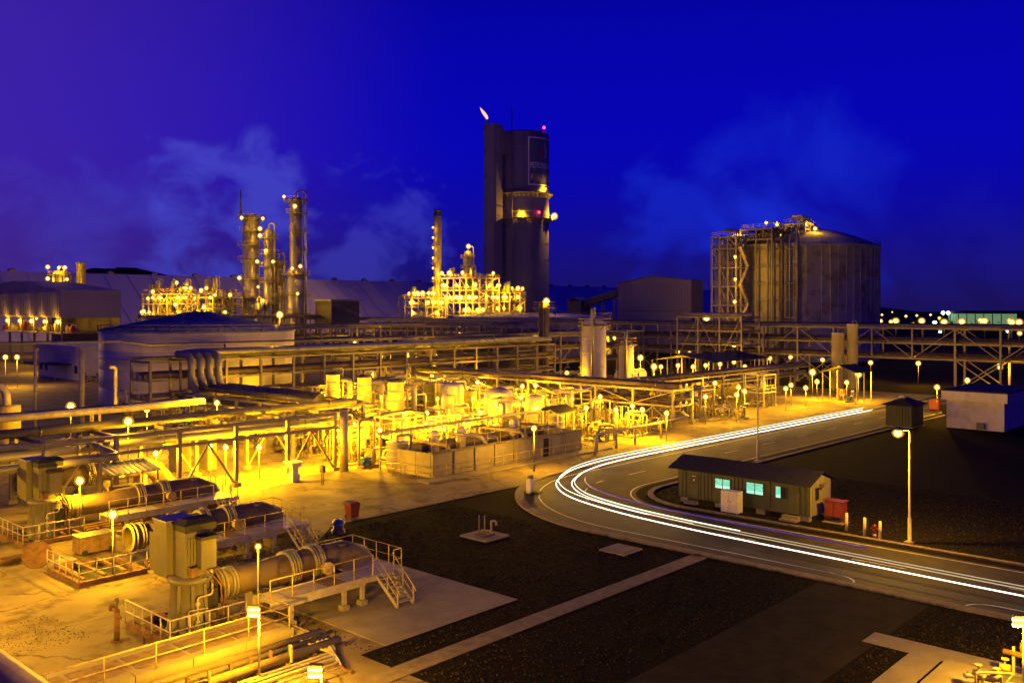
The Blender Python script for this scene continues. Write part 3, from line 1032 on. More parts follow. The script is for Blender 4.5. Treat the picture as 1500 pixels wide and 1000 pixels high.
# beige block store and its inclined conveyor
def block_store():
    x0, x1, y0, y1 = 272.5, 280, 165.9, 196.8
    t = thing('block_store', 'tall beige clad store with a low gable, between the two big tanks', 'warehouse', (277, 173, 0))
    ym = 182
    M().add([(x, y, z) for x in (x0, x1) for y, z in ((y0, 0), (y1, 0), (y1, 24.6), (ym, 27), (y0, 25.2))],
            [(0, 4, 3, 2, 1), (5, 6, 7, 8, 9), (0, 1, 6, 5), (4, 0, 5, 9), (1, 2, 7, 6)]).build('wall', 'warehouse', t)
    for a, b_, c, d in ((y1, 24.6, ym, 27), (ym, 27, y0, 25.2)):
        M().bar((x0 - .4, (a), b_ + .12), (x0 - .4, c, d + .12), .5, .25).build('roof_edge', 'steel', t)
        M().add([(x0 - .3, a, b_ + .1), (x1 + .3, a, b_ + .1), (x1 + .3, c, d + .1), (x0 - .3, c, d + .1)], [(0, 1, 2, 3)]).build('roof', 'roof_sheet', t)
    b = M()
    k = 0
    y = y0 + .5
    while y < y1:
        b.box(x0 - .12, y, .2, x0, y + .12, 24.4)
        y += 1.1
    b.build('cladding_rib', 'warehouse', t)
    M().box(x0 - .25, y0, 14.6, x0 - .1, y1, 14.9).build('sheeting_rail', 'steel', t)
    b = M()
    x = x0 + .6
    while x < x1:
        b.box(x, y0 - .12, .2, x + .12, y0, 25)
        x += 1.1
    b.build('cladding_rib', 'warehouse', t)
block_store()
t = thing('conveyor_gallery', 'inclined enclosed conveyor rising to the beige store', 'conveyor', (274, 205, 0))
M().bar((274.6, 213, 17.6), (273.5, 196.9, 21.4), 2.6, 2.4).build('gallery', 'dark_steel', t)
b = M()
for k in (.15, .5, .85):
    px_, py_, pz = 274.6 - 1.1 * k, 213 - 16.1 * k, 16.4 + 3.8 * k
    b.bar((px_, py_, 0), (px_, py_, pz), .5)
b.build('trestle', 'steel', t)
t = thing('transfer_house', 'small dark transfer house at the foot of the inclined conveyor', 'building', (275, 217, 0))
M().box(272, 213.5, 0, 278, 220, 18.4).build('wall', 'dark_steel', t)
M().gable('x', 271.5, 278.5, 213, 220.5, 18.4, 19.6).build('roof', 'roof_sheet', t)

# refrigerated storage tank at right
def cold_tank():
    x, y, R, z1, zt = 274.8, 129.4, 24.9, 34, 40
    t = thing('storage_tank', 'huge concrete storage tank with a domed roof and stair tower', 'tank', (x, y, 0))
    M().lathe(x, y, [(R, 0), (R, z1), (R + .35, z1), (R + .35, z1 + .9), (R - .2, z1 + .9)], 72).build('shell', 'tank_concrete', t)
    M().lathe(x, y, [(R - .2, z1 + .9)] + [(max((R - .2) * (1 - k / 8), .05), z1 + .9 + (zt + 1.2 - z1 - .9) * (1 - (1 - k / 8) ** 2)) for k in range(1, 9)], 72).build('dome_roof', 'tank_concrete', t)
    b = M()
    for i in range(60):
        a = 2 * PI * i / 60
        b.bar((x + (R + .06) * math.cos(a), y + (R + .06) * math.sin(a), .1), (x + (R + .06) * math.cos(a), y + (R + .06) * math.sin(a), z1 - .1), .16, .05)
    b.build('wall_pilaster', 'tank_concrete', t)
    b = M()
    for z in range(4, 34, 5):
        b.lathe(x, y, [(R, z), (R + .12, z + .05), (R + .12, z + .2), (R, z + .25)], 72)
    b.build('pour_joint', 'tank_concrete', t)
    pts = [(x + (R + .1) * math.cos(2 * PI * i / 60), y + (R + .1) * math.sin(2 * PI * i / 60), z1 + .9) for i in range(61)]
    railmesh(M(), pts, 1.1, 3, .05).build('guard_rail', 'steel', t)
    # direction along which the stair tower leans on the shell
    return t
cold_tank()
frame('stair_tower', 'lit steel stair tower leaning on the huge domed tank', 240.5, 246.2, 131.5, 139.5, [6, 11.5, 17, 22.5, 28, 33.6, 37], 2, 3, m='steel_pale', clutter=True, seed=5, dens=1.2)
t = thing('riser_pipes', 'bundle of tall riser pipes beside the stair tower of the domed tank', 'pipework', (247, 124, 0))
for k in range(5):
    a = math.radians(196 + k * 4.6 - 8)
    px_, py_ = 274.8 + 26.4 * math.cos(a), 129.4 + 26.4 * math.sin(a)
    M().tube(fillet([(px_, py_, 0), (px_, py_, 36 + k * .3), (274.8 + 14 * math.cos(a), 129.4 + 14 * math.sin(a), 40.5)], 1.5), (.35, .25, .5, .3, .4)[k], 8).build('riser', ('pipe_grey', 'cladding', 'pipe_brown', 'cladding', 'pipe_grey')[k], t)
b = M()
for z in range(3, 36, 5):
    b.bar((248, 136, z), (250.4, 117.5, z), .25)
b.build('pipe_support', 'steel', t)
frame('roof_platform', 'lit steel platform crowded with pipes on the dome of the huge tank', 260, 267, 119.5, 126.5, [39.8, 41.4], 2, 2, clutter=True, seed=8, dens=.9, m='steel_pale')
frame('roof_walkway', 'pipework walkway climbing the dome from the stair tower', 248, 261, 124, 134, [36.4, 39.4], 3, 2, clutter=True, seed=9, dens=1.4, m='steel')

# wide low tank in the middle distance
def wide_tank():
    x, y, R, h = 233.5, 204, 27, 13.0
    t = thing('wide_tank', 'wide low brown tank in front of the tall round tower', 'tank', (x, y, 0))
    M().lathe(x, y, [(R, 0), (R, h), (R - .1, h)], 64).build('shell', 'tank_concrete', t)
    M().lathe(x, y, [(R - .1, h), (R * .5, h + .8), (.05, h + 1.2)], 64).build('roof', 'roof_sheet', t)
    b = M()
    for i in range(48):
        a = 2 * PI * i / 48
        b.bar((x + (R + .03) * math.cos(a), y + (R + .03) * math.sin(a), .1), (x + (R + .03) * math.cos(a), y + (R + .03) * math.sin(a), h - .05), .10, .08)
    for z in (3.2, 6.4, 9.6):
        b.lathe(x, y, [(R, z), (R + .05, z + .03), (R + .05, z + .12), (R, z + .15)], 64)
    b.build('plate_seam', 'tank_concrete', t)
    pts = [(x + R * math.cos(2 * PI * i / 64), y + R * math.sin(2 * PI * i / 64), h) for i in range(65)]
    railmesh(M(), pts, 1.1, 2.6, .05).build('guard_rail', 'steel', t)
wide_tank()

# cream tank with a shallow blue-grey cone roof
def cone_tank():
    x, y, R, h = 80.2, 146.4, 15.9, 12.0
    t = thing('cone_tank', 'round cream tank with a shallow ribbed cone roof', 'tank', (x, y, 0))
    n = 12
    for i in range(n):
        for j in range(4):
            z0, z1 = h * j / 4, h * (j + 1) / 4 - .02
            a0, a1 = 2 * PI * (i + .5 * (j % 2)) / n, 2 * PI * (i + 1 + .5 * (j % 2)) / n
            if math.cos((a0 + a1) / 2 - math.atan2(-y, -x)) > -.25:
                M().lathe(x, y, [(R - .02, z0), (R, z0 + .03), (R, z1 - .03), (R - .02, z1)], 6, a0 + .0009, a1 - .0009).build('shell_plate', 'tank_paint', t)
    M().lathe(x, y, [(R - .06, 0), (R - .06, h)], 64).build('shell', 'tank_paint', t)
    M().lathe(x, y, [(R + .25, h - .1), (R + .25, h + .1), (R * .5, h + 1.75), (.05, h + 3.2)], 64).build('roof', 'roof_sheet', t)
    b = M()
    for i in range(40):
        a = 2 * PI * i / 40
        b.bar((x + R * math.cos(a), y + R * math.sin(a), h + .2), (x + 1.2 * math.cos(a), y + 1.2 * math.sin(a), h + 3.2), .16, .22)
    b.build('roof_rib', 'roof_sheet', t)
    pts = [(x + (R + .2) * math.cos(2 * PI * i / 48), y + (R + .2) * math.sin(2 * PI * i / 48), h + .1) for i in range(49)]
    railmesh(M(), pts, 1.1, 2.2, .04).build('guard_rail', 'steel', t)
    M().lathe(x, y, [(R, h * .63), (R + .12, h * .63 + .05), (R + .12, h * .63 + .2), (R, h * .63 + .25)], 64).build('wind_girder', 'tank_paint', t)
cone_tank()

# gabled shed with a lit open side, far left
t = thing('gable_shed', 'large clad shed with a lit open ground floor', 'shed', (105, 272, 0))
x0, x1, y0, y1 = 97, 113, 249, 296
ym = 282
M().add([(x, y, z) for x in (x0, x1) for y, z in ((y0, 13.2), (y1, 13.2), (y1, 23), (ym, 23.6), (y0, 20.6))],
        [(0, 4, 3, 2, 1), (5, 6, 7, 8, 9), (0, 1, 6, 5), (4, 0, 5, 9), (1, 2, 7, 6), (3, 4, 9, 8), (2, 3, 8, 7)]).build('wall', 'warehouse', t)
b = M()
y = y0 + .4
while y < y1:
    b.box(x0 - .12, y, 13.5, x0, y + .14, 20)
    y += 1.2
b.build('cladding_rib', 'warehouse', t)
for k in range(6):
    inst('column', unitbox(.5, .5, 13.4, 'steel', 'column'), t, (x0 + .5, y0 + .4 + k * (y1 - y0 - .8) / 5, 0))
M().box(x1 - .3, y0, 0, x1, y1, 13.4).build('back_wall', 'warehouse', t)
M().box(x0, y0, 9, x1, y1, 9.3).build('floor_slab', 'concrete_clean', t)
rg = random.Random(77)
for k in range(16):
    yy = y0 + 1.5 + k * 2.8
    mt_ = ('red_paint', 'tank_paint', 'pipe_brown', 'rail_yellow')[(k * 3 + k // 4) % 4]
    drum(('red', 'pale', 'brown', 'yellow')[(k * 3 + k // 4) % 4] + ' drum on the lit floor of the large shed, ' + 'first second third fourth'.split()[k // 4] + ' bay', x0 + rg.uniform(1.2, 4), yy, 9.3, rg.uniform(.5, .9), rg.uniform(.8, 2.2), mt_, .2, 'drums inside the shed', ring=False)
for k in range(5):
    lamp(x0 + .4, y0 + 2.5 + k * 9, 12.2, 320, 'amber lamp under the floor line of the large clad shed', 'lamps inside the shed', zb=9.3, r=.4 if k % 2 else .55)

# low white office with a canopy
t = thing('office_block', 'low white flat roofed office with a canopy and a lit door', 'building', (90, 212, 0))
M().box(83.5, 203, 0, 112, 227, 6.4).build('wall', 'white_wall', t)
M().box(83.1, 202.6, 6.4, 112.4, 227.4, 7.5).build('parapet', 'white_wall', t)
M().box(83.0, 206.5, 5.9, 83.35, 213, 7.2).build('fascia_panel', 'cabinet_white', t)
cn = M().box(79.8, 208, 3.3, 83.5, 219, 3.5).build('canopy', 'roof_dark', t)
for y in (208.3, 218.7):
    inst('canopy_post', unitbox(.15, .15, 3.3, 'steel', 'canopy_post'), t, (80, y, 0))
wf = M().box(96, 202.85, 1.0, 99, 203, 3.6).build('door', 'glass_dark', t)
M().box(96.3, 202.7, 1.4, 97.5, 202.84, 3.2).build('pane', 'window_pale', wf)
for y in (205, 221.5, 224.5):
    M().box(83.36, y, 1.5, 83.5, y + 1.4, 3.2).build('window', 'glass_dark', t)
for i in range(9):
    rg = random.Random(100 + i)
    bx, by = 84 + i * 2.4, 200.6 + rg.uniform(-.4, .4)
    b = M()
    for k in range(130):
        p = Vector((bx + rg.gauss(0, .7), by + rg.gauss(0, .5), abs(rg.gauss(.7, .45)) + .05))
        d, e = Vector((rg.uniform(-1, 1), rg.uniform(-1, 1), rg.uniform(-1, 1))) * .22, Vector((rg.uniform(-1, 1), rg.uniform(-1, 1), rg.uniform(-1, 1))) * .22
        b.add([p, p + d, p + d + e, p + e], [(0, 1, 2, 3)])
    tag(b.build('shrub', 'leaf', at=(bx, by, 0)), 'dark leafy shrub along the foot of the white office', 'shrub', 'shrubs along the office')

# ------------------------------------------------------------------ the two process blocks under the sky
tower('process_column', 'broad clad column with a railed crown and a thin vent mast', 'column', 161.5, 262, [(2.7, 0), (2.7, 45), (1.8, 46), (.05, 46.3)], [(12, 150, 340), (19, 180, 340), (25, 150, 330), (31, 170, 340), (36, 150, 320), (40.5, 180, 340), (44.6, 0, 360)], pr=1.7, pipe=False)
M().cyl((159.3, 264.6, 46), (159.3, 264.6, 54), .45, 8, .12).build('vent_mast', 'dark_steel', bpy.data.objects['process_column'])
tower('process_column', 'slimmer clad column standing close before the broad one', 'column', 163.8, 255.3, [(1.6, 0), (1.6, 40), (1.0, 41), (.05, 41.2)], [(17, 150, 350), (24, 150, 330), (29, 170, 350), (33, 150, 330), (38, 0, 360)], pr=1.5)
tower('process_column', 'tallest two step clad column with a looped pipe at its head', 'column', 170.2, 249.6, [(3.0, 0), (3.0, 27), (2.05, 29), (2.05, 50), (1.4, 51.2), (.05, 51.5)], [(14, 180, 340), (20, 150, 330), (26.5, 130, 360), (34, 240, 360), (40, 200, 330), (46, 180, 360), (50, 0, 360)], pr=1.7)
tower('process_column', 'short column with a curved top pipe between two taller ones', 'column', 166.6, 254.0, [(1.4, 0), (1.4, 31), (.05, 32)], [(14, 150, 340), (19, 150, 340), (24, 150, 340), (29.5, 0, 360)], pr=1.4)
frame('process_unit', 'lit low process structure of exchangers before the pale store', 136, 146, 268, 284, [8, 13, 17.5, 20.5], 3, 4, seed=21, dens=2.2)
frame('process_unit', 'lit pipe structure between the exchangers and the broad column', 147, 157, 260, 273, [8, 12.5, 16, 19.5], 3, 3, seed=22, dens=2.2)
for k, (x, y, r, h, z) in enumerate([(138.5, 278.5, .8, 3.5, 20.5), (140.5, 273.5, .7, 3, 20.5), (143.5, 270.5, .9, 3.2, 20.5), (149.5, 268, .9, 5, 19.5), (151, 266, .9, 5.2, 19.5), (138, 281.5, 1.0, 2.2, 20.5)]):
    drum('upright vessel on the top deck of the lit exchanger structure', x, y, z, r, h, 'cladding', .4, 'vessels on the exchanger structure')
for k in range(4):
    hdrum('horizontal exchanger lying on the low lit process structure', 137, 141, 270 + k * 3.4, 18.9, .9, 'cladding', group='exchangers on the low structure')
tower('process_column', 'slim column standing before the fired box at the plant edge', 'column', 160, 256, [(1.0, 0), (1.0, 17), (.05, 17.6)], [(15, 0, 360)], pr=1.)
t = thing('fan_house', 'dark flat roofed fan house to one side of the two step column', 'building', (180, 240, 0))
M().box(174, 236, 10, 185, 244.5, 18).build('wall', 'dark_steel', t)
M().box(173, 235, 18, 186, 245.5, 18.5).build('roof', 'roof_sheet', t)
for x in (174.4, 184.6):
    for y in (236.4, 244.6):
        inst('column', unitbox(.5, .5, 10, 'steel', 'column'), t, (x, y, 0))
# far-left reactor pair and stack
tower('reactor', 'twin railed reactor vessel with a bright lamp on its crown', 'column', 124, 320, [(1.9, 0), (1.9, 27.2), (1.2, 28.1), (.05, 28.3)], [(22.4, 0, 360), (26.8, 0, 360)], pr=1.4)
tower('reactor', 'plain reactor vessel close behind the railed one', 'column', 127.5, 323, [(1.7, 0), (1.7, 25.6), (.05, 26.6)], [(15, 0, 360)], pr=1.2)
t = tower('exhaust_stack', 'plain round exhaust stack beside the two reactors', 'stack', 130.2, 316.8, [(1.5, 0), (1.5, 30.4), (1.7, 30.5), (1.7, 31.3), (1.4, 31.3)], [(16, 180, 340)], pipe=False)
frame('process_unit', 'lit steel structure at the foot of the exhaust stack', 121, 131, 306, 314, [7, 12, 16.5], 2, 2, seed=31, dens=1.5)

# bright plant left of the tall tower
frame('process_unit', 'tallest blazing plant structure at the foot of the tall tower', 285, 302, 284, 304, [7, 13, 18.5, 24, 29.5], 4, 5, seed=41, dens=3.2, m='steel_pale')
frame('process_unit', 'lower blazing plant structure beside the thin lit column', 268, 280, 296, 314, [7, 12, 16.5, 20.5], 3, 4, seed=42, dens=2.6, m='steel_pale')
frame('process_unit', 'bridge platform of the blazing plant reaching toward the tower shaft', 304, 314, 279, 293, [8, 14, 19, 23], 3, 4, seed=43, dens=2.2, m='steel_pale')
tower('thin_column', 'thin tall column with a string of lamps up its ladder', 'column', 285.2, 306.8, [(1.9, 0), (1.9, 56), (1.7, 56.5), (1.7, 60.5), (1.6, 60.5)], [(44, 100, 260), (36, 100, 260), (28, 100, 260)], pr=1.2, pipe=False, m='pipe_grey')
tower('reactor', 'squat reactor crowning the blazing plant structure', 'column', 294, 296, [(2.2, 20), (2.2, 40), (1.4, 41.5), (.05, 42)], [(34, 0, 360), (38.5, 0, 360)], pr=1.3)
for k, (x, y, z) in enumerate([(288, 300, 29.5), (298, 300, 29.5), (289, 288, 29.5), (299, 287, 24), (272, 309, 20.5), (276, 301, 20.5), (308, 285, 23)]):
    drum('upright vessel on a top deck of the blazing plant', x, y, z, 1.3, 3.4, 'cladding', .4, 'vessels on the blazing plant')

# ------------------------------------------------------------------ pipe racks
PG, PD, PB, CL = 'pipe_grey', 'pipe_dark', 'pipe_brown', 'cladding'
rack('long two deck pipe rack crossing the whole plant before the big tanks', 'y', 24, 320, 188, 194, [6, 9, 12], 37,
     [(0, .15, .3, PB), (0, .35, .45, PB), (0, .6, .35, PG), (0, .85, .25, PB), (1, .12, .3, PB), (1, .3, .5, PB), (1, .55, .4, PG), (1, .8, .5, PB), (2, .3, .3, PG), (2, .6, .4, PB), (2, .85, .25, PG)],
     col=.38, xbrace=(3, 7, 8, 13, 19, 25), truss=True, posts=(0, 1, 3, 4, 7, 8, 9, 11, 12, 13, 14, 16, 18, 20, 22, 24, 26, 28, 30, 32, 34, 36, 37))
rack('two deck pipe rack with sloping diagonals behind the tall drums', 'x', 58, 143, 119, 124.5, [3.6, 6.2, 8.7], 15,
     [(0, .2, .22, PB), (0, .45, .3, PG), (0, .75, .2, PB), (1, .15, .42, PB), (1, .4, .3, CL), (1, .7, .45, PG), (2, .95, .2, PG)],
     col=.34, brace=(2, 6, 10, 13), foot=False)
rack('low front pipe rack on slender columns over the bright apron', 'x', 6, 54.5, 73.4, 80.5, [4.4, 5.7], 9,
     [(0, .12, .34, PG), (0, .32, .5, PD), (0, .6, .3, PB), (0, .85, .3, PG), (1, .3, .30, PG, 5, 24), (1, .55, .38, PD, 4, 60), (1, .75, .24, PG), (1, .92, .2, PB, 4, 34)],
     col=.32, brace=(4, 6, 8))
rack('cross rack running from the insulated ducts down toward the apron', 'y', 85, 117, 60.2, 67.2, [3.5, 4.8], 6,
     [(0, .2, .3, PD), (0, .5, .3, PG), (0, .8, .3, PD), (1, .92, .2, PB)],
     col=.32, foot=True)
rack('raised pipe bridge running from the drums to the road side', 'y', 66.5, 118, 104.6, 109.4, [2.9, 5.0], 8,
     [(0, .2, .3, PB), (0, .5, .25, PG), (0, .8, .35, PB), (1, .2, .38, PB), (1, .5, .4, PG), (1, .82, .3, PB)],
     col=.32, truss=True, brace=(0, 3))
rack('stacked pipe frame between the wide tank and the white vessels', 'x', 118, 186, 128, 134, [4, 7, 9.8], 9,
     [(0, .3, .3, PB), (0, .7, .3, PG), (1, .2, .4, PB), (1, .6, .35, PB), (2, .3, .4, PG), (2, .7, .3, PG)], col=.34, truss=True, foot=False)
rack('second pipe frame behind the cream tank', 'x', 96, 188, 168, 174, [5, 8.5, 11.5], 11,
     [(0, .3, .3, PB), (0, .7, .3, PG), (1, .2, .4, PB), (1, .6, .35, PB), (2, .3, .4, PG), (2, .7, .3, PB)], col=.36, foot=False)
rack('far pipe frame left of the cream tank near the office', 'x', 116, 184, 240, 246, [7, 10, 13], 9,
     [(0, .3, .3, PB), (0, .7, .4, PG), (1, .3, .4, PB), (1, .7, .3, PG), (2, .3, .3, PG), (2, .7, .4, PB)], col=.36, foot=False, xbrace=(2, 5, 7))
rack('low pipe bridge beside the road leading to the pump canopy', 'x', 118, 172, 78, 82, [3.2, 4.6], 8,
     [(0, .3, .25, PG), (0, .7, .25, PB), (1, .3, .28, PB), (1, .7, .3, PG)], col=.28)
rack('gantry tower stacked with trusses at the bend of the long rack', 'y', 96, 112, 178, 186, [5, 8, 11, 14], 3,
     [(0, .4, .4, PB), (1, .5, .4, PG), (2, .5, .4, PB), (3, .5, .4, PG)], col=.34, truss=True, foot=False)

# bundle of four insulated ducts bending down at the end of the rack
t = thing('insulated_ducts', 'four fat insulated ducts bending down off the end of the two deck rack', 'pipework', (64, 114, 0))
for k in range(4):
    x = 62 + k * 1.34
    M().tube(fillet([(x, 112.6, 4.2), (x, 115.4, 5.5), (x, 115.4, 9.5), (x, 120.2 + k * 1.1, 9.5), (143, 120.2 + k * 1.1, 9.5)], 1.5, 6), .5, 16).build('duct', 'duct_skin', t)
    b = M()
    for z in (7.0, 8.0):
        b.cyl((x, 115.4, z), (x, 115.4, z + .08), .53, 16)
    M().tube([(x, 87 + k * 1.5, 5.3), (x, 112.7, 5.3)], .42, 12).build('lower_pipe', 'pipe_dark', t)
    for q in (92, 97, 102, 107, 111):
        b.cyl((x, q, 5.3), (x, q + .1, 5.3), .45, 12)
    for q in range(66, 142, 4):
        b.cyl((q + .7 * k, 120.2 + k * 1.1, 9.5), (q + .7 * k + .12, 120.2 + k * 1.1, 9.5), .53, 16)
    b.build('duct_band', 'steel', t)
for x in (61.5, 67.0):
    inst('duct_post', unitbox(.26, .26, 8.7, 'steel', 'duct_post'), t, (x, 117.4, 0))

# thin elevated line on tall posts, past the cream tank
t = thing('elevated_pipe', 'thin pale pipe carried high on tall round posts past the cream tank', 'pipeline', (42, 127, 0))
M().tube([(-10, 127.5, 11.4), (42, 127.5, 11.3), (58, 127.5, 11.2), (62, 127.5, 10.6), (120, 127.5, 10.5), (187, 127.5, 10.2)], .17, 8).build('pipe', 'pipe_grey', t)
for x in (31.5, 46.5, 52.5, 74, 88, 104, 118, 134, 150, 166):
    r = .34 if x == 52.5 else .17
    M().cyl((x, 127.5, 0), (x, 127.5, 10.4), r, 10).build('post', 'steel_pale', t)
t = thing('vent_pipe', 'tall slim vent pipe looping up from the front rack', 'pipe', (46.5, 104, 0))
M().tube(fillet([(44, 104, 4.4), (46.6, 104, 4.4), (46.6, 104, 9.2), (45.9, 104, 9.2)], .3), .2, 8).build('vent_line', 'steel_pale', t)
M().cyl((44, 104, 0), (44, 104, 4.4), .16, 8).build('support', 'steel', t)

# goose-neck header and grey tank top at left
t = thing('gooseneck_pipe', 'thick pale pipe with a rounded gooseneck dropping into a cylindrical pot', 'pipework', (36, 104, 0))
M().tube(fillet([(20, 112, 7.6), (36, 106.6, 7.6), (36, 106.6, 4.5)], 1.6, 6), .42, 12).build('header', 'steel_pale', t)
M().lathe(36, 106.6, [(.05, 2.2), (1.35, 2.2), (1.35, 5.4), (.5, 5.5), (.05, 5.5)], 18).build('pot', 'rail_yellow', t)
M().lathe(36, 106.6, [(1.1, 0), (1.1, 2.2)], 14).build('pot_skirt', 'concrete_clean', t)
for k in range(2):
    M().tube(fillet([(25, 103 - k * 2, 3.2), (25, 103 - k * 2, 4.6), (33, 103.2 - k * 2, 4.6)], .7), .28, 10).build('branch_pipe', 'steel_pale', t)
M().cyl((20, 112, 0), (20, 112, 7.4), .25, 8).build('support', 'steel', t)
t = thing('header_pipe', 'pair of long pale header pipes crossing above the front rack', 'pipework', (25, 92, 0))
for k, (yy, zz, r) in enumerate([(93, 5.6, .38), (95, 5.6, .28)]):
    M().tube(fillet([(6, yy, zz), (44, yy, zz), (52, yy + 1, zz)], .6), r, 10).build('header', 'steel_pale' if k == 0 else 'pipe_grey', t)
for x in (10, 20, 30, 40):
    inst('sleeper_post', unitbox(.28, .28, 5.3, 'steel', 'sleeper_post'), t, (x, 93, 0))
    inst('sleeper_post', unitbox(.28, .28, 5.3, 'steel', 'sleeper_post'), t, (x, 95, 0))
# ------------------------------------------------------------------ process yard
G1 = 'tall pale drums in a row'
drum('tall pale drum with a dark cap, third from the road in its row', 75.2, 101.6, 0, .92, 4.6, 'tank_paint', 2.4, cap='flat', name='tall_drum')
drum('tall pale drum with a dark cap, middle of its row of three', 74.9, 94.5, 0, .92, 4.6, 'tank_paint', 2.4, cap='flat', name='tall_drum')
drum('tall pale drum with a fat side pipe, at the road end of its row', 73.0, 86.0, 0, 1.0, 4.7, 'tank_paint', 2.2, cap='flat', name='tall_drum')
for nm in ('tall_drum', 'tall_drum.001', 'tall_drum.002'):
    o = bpy.data.objects[nm]
    x, y, z = ORI[o]
    M().lathe(x, y, [(1.12, 6.9), (1.12, 7.12), (.02, 7.3)], 18).build('rim_cap', 'dark_steel', o)
    M().tube(fillet([(x + .9, y - .3, 6.2), (x + 1.9, y - 1.2, 6.2), (x + 1.9, y - 1.2, .1)], .8, 5), .36, 10).build('side_pipe', 'steel_pale', o)
hdrum('dark brown horizontal vessel on concrete saddles', 65, 70.5, 81.5, 2.3, 1.35, 'pipe_brown')
hdrum('pale horizontal vessel with its domed end toward the apron', 70.5, 76, 77.2, 2.2, 1.3, 'tank_paint')
drum('small pale tank with an elbow pipe rising from its lid, near the basin', 58.9, 69.2, 0, 1.05, 2.5, 'tank_paint', .15, cap='flat')
drum('widest drum of the yard with a riveted band of dark fittings', 82, 77.2, 0, 1.75, 4.4, 'tank_paint', 1.0)
drum('pale drum half hidden behind the widest drum', 84.5, 88, 0, 1.55, 4.2, 'tank_paint', 1.2)
drum('pale drum with a broad flat lid behind the basin pipes', 88.6, 93.6, 0, 1.7, 4.3, 'tank_paint', 1.0, cap='flat')
drum('narrow grey drum rising between two wide pale ones', 83.6, 91.6, 0, .8, 4.4, 'pipe_grey', 1.2, cap='flat')
drum('narrow grey drum next to the widest drum', 83.5, 83.6, 0, .8, 4.2, 'pipe_grey', 1.0, cap='flat')
drum('slim pale drum under the small pitched canopy', 85.2, 70.6, 0, .95, 2.6, 'tank_paint', .3, cap='flat')
drum('pale drum beyond the widest drum, toward the pipe bridge', 88, 76.5, 0, 1.2, 3.4, 'tank_paint', 1.0)
tower('absorber', 'big pale upright vessel with a railed pipe crown, tallest in the yard', 'vessel', 133.6, 101.8, [(2.2, 0), (2.2, 13), (1.5, 13.8), (.05, 14.2)], [(12.6, 0, 360)], m='tank_paint', pr=.9, side=2.6)
tower('absorber', 'smaller pale vessel next to the tallest one, with a lamp washing its base', 'vessel', 140.5, 99.5, [(1.35, 0), (1.35, 9.2), (.9, 9.8), (.05, 10)], [(9.0, 0, 360)], m='tank_paint', pr=.7, side=2.6)
tower('thin_column', 'thin brown column with a broad lit platform at its top', 'column', 143.6, 122.4, [(1.1, 0), (1.1, 17), (.05, 17.4)], [(15.8, 0, 360)], m='pipe_brown', pr=1.2, pipe=False)
for k, (x, y, r, h, lb) in enumerate([(172.5, 72.6, 1.15, 10.5, 'shorter of two white cylinders standing together before the long rack'), (174.6, 70.6, 1.0, 12.2, 'taller of two white cylinders standing together before the long rack')]):
    drum(lb, x, y, 0, r, h, 'tank_paint', .5, cap='flat', name='white_cylinder', ring=False)
for x0, x1, y, zc, r, lb in ((118, 124, 93, 2.6, 1.5, 'first pale horizontal tank beyond the pipe bridge'), (127, 133, 90, 2.6, 1.5, 'second pale horizontal tank beyond the pipe bridge'), (150, 158, 108, 2.2, 1.2, 'horizontal vessel lying behind the long dark canopy')):
    hdrum(lb, x0, x1, y, zc, r)

# basin of panelled concrete with yellow rails
t = thing('basin', 'long concrete basin with panelled walls and a dark patch', 'basin', (69, 66, 0))
bx0, bx1, by0, by1, bh = 58.2, 80.8, 63.3, 69.6, 2.25
pw = (bx1 - bx0) / 8
for i in range(8):
    M().box(bx0 + i * pw + .04, by0, 0, bx0 + (i + 1) * pw - .04, by0 + .3, bh).build('wall_panel', 'concrete_clean', t)
    M().box(bx0 + i * pw - .1, by0 - .16, 0, bx0 + i * pw + .1, by0 + .02, bh - .05).build('rib', 'concrete_clean', t)
for j in range(3):
    d = (by1 - by0) / 3
    M().box(bx0, by0 + .31 + j * d, 0, bx0 + .3, by0 + .27 + (j + 1) * d, bh).build('wall_panel', 'concrete_clean', t)
M().box(bx0, by1, 0, bx1, by1 + .3, bh).build('back_wall', 'concrete_clean', t)
M().box(bx1 - .3, by0 + .31, 0, bx1, by1 - .01, bh).build('end_wall', 'concrete_clean', t)
M().box(bx0 - .15, by0 - .22, bh, bx1 + .15, by0 + .42, bh + .14).build('coping', 'concrete', t)
M().box(bx0 + .31, by0 + .31, 1.3, bx1 - .31, by1 - .02, 1.4).build('water', 'glass_dark', t)
M().box(74.2, by0 - .02, .1, 75.5, by0 - .004, 2.0).build('opening', 'roof_dark', t)  # thin dark sheet on the wall face, no hole cut
M().box(56, 61.4, .01, 84, 63.0, .14).build('plinth', 'concrete_clean', t)
t = thing('basin_pipes', 'pipes and small pots bridging over the top of the concrete basin', 'pipework', (69, 67, 0))
rg = random.Random(55)
for k in range(12):
    x = 59.5 + k * 1.75 + rg.uniform(-.4, .4)
    z = bh + rg.uniform(.3, 1.5)
    M().tube(fillet([(x, by1 + .9, .02), (x, by1 + .9, z), (x, by0 + rg.uniform(.6, 3), z), (x, by0 + .5 + rg.uniform(0, .1), 1.41)] if k % 3 else [(x, by1 + .8, .02), (x, by1 + .8, z), (x + 2.5, by1 + .8, z), (x + 2.5, by1 + .8, .02)], .3), rg.choice([.06, .09, .13, .18]), 8).build('pipe', rg.choice(['steel_pale', 'pipe_grey', 'rail_yellow']), t)
for x in (63.4, 67.2, 75.5):
    M().lathe(x, by1 - .9, [(.02, 1.41), (.5, 1.41), (.55, 3.3), (.3, 3.5), (.02, 3.55)], 14).build('pot', 'tank_paint', t)
M().tube([(bx0 - 1, by1 + .6, 3.6), (bx1 + 1, by1 + .6, 3.9)], .16, 8).build('header', 'steel_pale', t)
